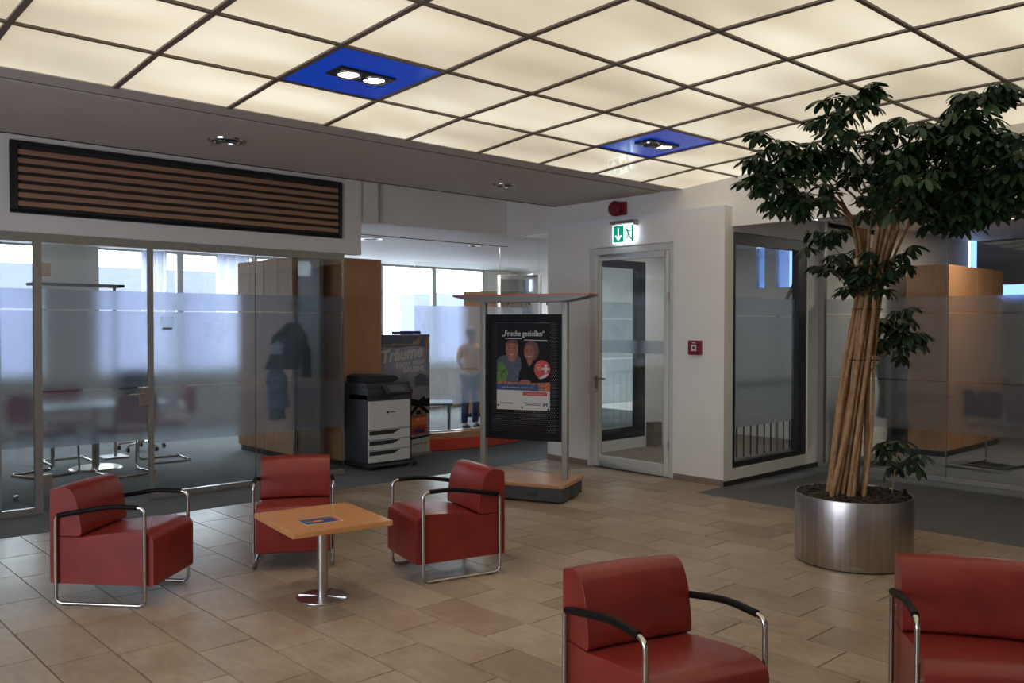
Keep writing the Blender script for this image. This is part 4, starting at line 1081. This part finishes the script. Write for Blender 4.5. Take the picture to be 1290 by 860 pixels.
t = thing('wall_panel', 'full height brown wooden panel between the office cabinets and the copier', 'panel', (5.22, 8.86, 0))
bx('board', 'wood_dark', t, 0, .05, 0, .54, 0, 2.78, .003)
cabinet_row(1.35, 10.6, 11.3, 1, 1.05, 'low_cabinet', 'low wooden cabinet at the left edge of the office behind glass')
def coat_stand(x, y, lab, coats):
    t = thing('coat_stand', lab, 'coat stand', (x, y, 0))
    part('pole', 'chrome', t, lambda b: b.tube([(0, 0, .01), (0, 0, 1.72)], .016, 12), smooth=True)
    part('foot', 'black', t, lambda b: b.lathe([(.0001, 0), (.17, 0), (.16, .02), (.0001, .03)], 32), smooth=True)
    for k in range(4):
        a = k*PI/2+.4; part('hook', 'chrome', t, lambda b: b.tube([(0, 0, 1.62), (.10*math.cos(a), .10*math.sin(a), 1.60), (.14*math.cos(a), .14*math.sin(a), 1.66)], .007, 8), smooth=True)
    for (dx, dy, z0, z1, w_, mat, lb, nm, tl) in coats:
        b = MB(); K = 10; prof_ = []
        for q in range(K+1):
            u = q/K; z = z1+(z0-z1)*u; r = w_*(.35+.65*min(1, u*3.2))*(1+.08*math.sin(u*7)); prof_.append((r, z))
        prof_ = [(.001, z1+.02)]+prof_+[(.001, z0)]
        b.lathe(prof_, 22); 
        for i, v in enumerate(b.v):
            a = math.atan2(v[1], v[0]); f_ = 1+.12*math.sin(3*a+v[2]*5)
            u = (z1-v[2])/(z1-z0)
            b.v[i] = (x+dx+v[0]*f_+tl*u, y+dy+v[1]*f_*.6, v[2])
        o = b.build(nm, mat, None, smooth=True); tag(o, lb, 'coat')
coat_stand(4.90, 8.88, 'chrome coat stand in the office behind the left frosted glass', [
    (-.02, .0, 1.15, 1.66, .20, 'coat_dark', 'dark coat bunched on top of the office coat stand', 'coat', -.10),
    (-.20, .02, .72, 1.20, .12, 'coat_blue', 'blue grey jacket hanging left on the office coat stand', 'jacket', .02),
    (-.24, -.09, 1.32, 1.46, .07, 'coat_white', 'pale hood poking out of the coats on the office stand', 'hood', -.02),
    (.15, .0, 1.05, 1.45, .06, 'coat_dark', 'dark sleeve shaped scarf hanging right on the office coat stand', 'scarf', .02),
    (-.16, .10, .58, .80, .10, 'coat_dark', 'dark bag hanging lowest on the office coat stand', 'bag', .0)])
coat_stand(10.29, 4.50, 'chrome coat stand in the room behind the right glass wall', [
    (.05, .0, .56, 1.42, .24, 'coat_dark', 'long dark coat on the stand behind the right glass wall', 'coat', .03),
    (.04, -.10, .27, .62, .17, 'coat_dark', 'black bag hanging under the long dark coat', 'bag', .0)])

def make_cantilever(label, mat='redseat'):
    t = thing('cantilever_chair', label, 'chair')
    for s in (-1, 1):
        P = rounded([(.22, .45), (.24, .012), (-.24, .012)], [.02, .05, .02], 6)[1:]
        P = [(.20, .45)]+P
        part('leg', 'chrome', t, lambda b: b.tube([(x, s*.23, z) for x, z in P]+[(-.25, s*.20, .012)], .011, 10), smooth=True)
        part('back_tube', 'chrome', t, lambda b: b.tube([(.20, s*.23, .45), (-.18, s*.23, .44), (-.24, s*.23, .55), (-.28, s*.23, .88)], .011, 8), smooth=True)
    part('floor_bar', 'chrome', t, lambda b: b.tube([(-.25, -.20, .012), (-.25, .20, .012)], .011, 10), smooth=True)
    bx('seat', mat, t, -.20, .23, -.215, .215, .455, .50, .015); bx('backrest', mat, t, -.30, -.26, -.215, .215, .58, .90, .012, X=Matrix.Rotation(-.02, 4, 'Y'))
    return t
cc = [(2.75, 10.45, 20, 'red seated cantilever chair at the left end of the office table'), (3.42, 9.95, 95, 'red seated cantilever chair on the near side of the office table'),
      (4.10, 10.60, 175, 'red seated cantilever chair at the right end of the office table'), (3.2, 11.2, -90, 'red seated cantilever chair on the far side of the office table')]
k0 = make_cantilever(cc[0][3]); k0['group'] = 'office cantilever chairs'
for k, (x, y, a, lb) in enumerate(cc):
    o = k0 if k == 0 else copy_tree(k0)
    o.location = (x, y, 0); o.rotation_euler = (0, 0, math.radians(a)); o['label'] = lb
o = make_cantilever('dark cantilever chair in the room behind the right glass wall', 'coat_dark'); o.location = (11.1, 3.6, 0); o.rotation_euler = (0, 0, math.radians(-10))
t = thing('office_table', 'pale meeting table on a metal column in the office behind the left glass', 'table', (3.3, 10.55, 0))
bx('tabletop', 'desk', t, -.75, .75, -.4, .4, .71, .74, .005)
part('column', 'steel', t, lambda b: b.lathe([(.04, .02), (.04, .71)], 20), smooth=True); part('foot', 'steel', t, lambda b: b.lathe([(.0001, 0), (.28, 0), (.26, .015), (.0001, .025)], 32), smooth=True)
t = thing('swivel_chair', 'dark office swivel chair on castors beside the office table', 'chair', (4.25, 11.75, 0))
bx('seat', 'coat_dark', t, -.24, .24, -.24, .24, .44, .52, .03); bx('backrest', 'coat_dark', t, -.22, .22, .20, .27, .56, 1.05, .03)
part('gas_lift', 'chrome', t, lambda b: b.tube([(0, 0, .10), (0, 0, .44)], .025, 12), smooth=True)
for k in range(5):
    a = 2*PI*k/5; part('leg', 'chrome', t, lambda b: b.tube([(0, 0, .11), (.29*math.cos(a), .29*math.sin(a), .075)], .014, 8), smooth=True)
    part('castor', 'black', t, lambda b: b.tube([(.29*math.cos(a)-.015, .29*math.sin(a), .03), (.29*math.cos(a)+.015, .29*math.sin(a), .03)], .03, 14))
t = thing('door_stop', 'small metal door stop on the carpet behind the glass at far left', 'door stop', (2.136, 9.093, 0))
part('post', 'chrome', t, lambda b: b.lathe([(.0001, .045), (.018, .045), (.022, .03), (.018, 0)], 16), smooth=True)
t = thing('uplighter_lamp', 'slim floor lamp with a flat pale head in the office behind glass', 'floor lamp', (3.75, 11.25, 0))
part('pole', 'desk', t, lambda b: b.tube([(0, 0, .02), (0, 0, 2.14)], .02, 12), smooth=True); bx('foot', 'desk', t, -.18, .12, -.15, .15, 0, .02, .004)
bx('head', 'desk', t, -.95, .0, -.13, .13, 2.10, 2.135, .004, X=Matrix.Rotation(-.0, 4, 'Y')); bx('head_end', 'black', t, 0, .08, -.13, .13, 2.10, 2.135, .004)
for k, (x0, w_) in enumerate(((2.26, .22), (5.0, .4), (6.2, .6))):
    b = MB(); n_ = 24; vs = []
    for i in range(n_+1):
        u = i/n_; vs += [(x0+w_*u, 13.8+.03*math.sin(u*22), 1.0), (x0+w_*u, 13.8+.03*math.sin(u*22), 2.80)]
    b.add(vs, [(2*i, 2*i+2, 2*i+3, 2*i+1) for i in range(n_)])
    o = b.build('curtain', 'curtain', None, smooth=True); tag(o, ('pale curtain at the leftmost office window', 'pale curtain at the office window behind the glass, left one', 'wider pale curtain at the office window behind the glass')[k], 'curtain', 'window curtains')

# ---------------------------------------------------------------- room behind the right glass, stair cabin
t = thing('side_room_cabinet', 'tall brown wooden cabinet in the room behind the right glass wall', 'cabinet', (11.353, 4.251, 0))
bx('carcass', 'wood_cab', t, 0, 1.95, 0, .50, .07, 2.41, .003); bx('plinth', 'black', t, .01, 1.93, .02, .48, 0, .07)
for k in range(4): 
    d = bx('door', 'wood_cab', t, k*.4875+.004, (k+1)*.4875-.004, -.018, 0, .08, 2.40, .003)
    part('knob', 'chrome', d, lambda b: b.ball(((k+.9 if k % 2 == 0 else k+.1)*.4875, -.03, 1.05), .012, .014, .012), smooth=True)
t = thing('stair_railing', 'dark stair railing with thin upright bars inside the cabin window', 'railing', (9.4, 6.0, 0))
for k in range(11): part('baluster', 'blackframe', t, lambda b: b.tube([(k*.16, 0, .0), (k*.16, 0, .9)], .010, 8))
part('bottom_rail', 'blackframe', t, lambda b: b.box(-.05, 1.7, -.02, .02, .88, .93))
part('handrail', 'alu', t, lambda b: b.tube([(.9, 0, 1.7), (1.6, 0, 2.45)], .025, 10), smooth=True)
part('rail_post', 'alu', t, lambda b: b.tube([(.95, 0, 0), (.95, 0, 1.78)], .02, 10), smooth=True)
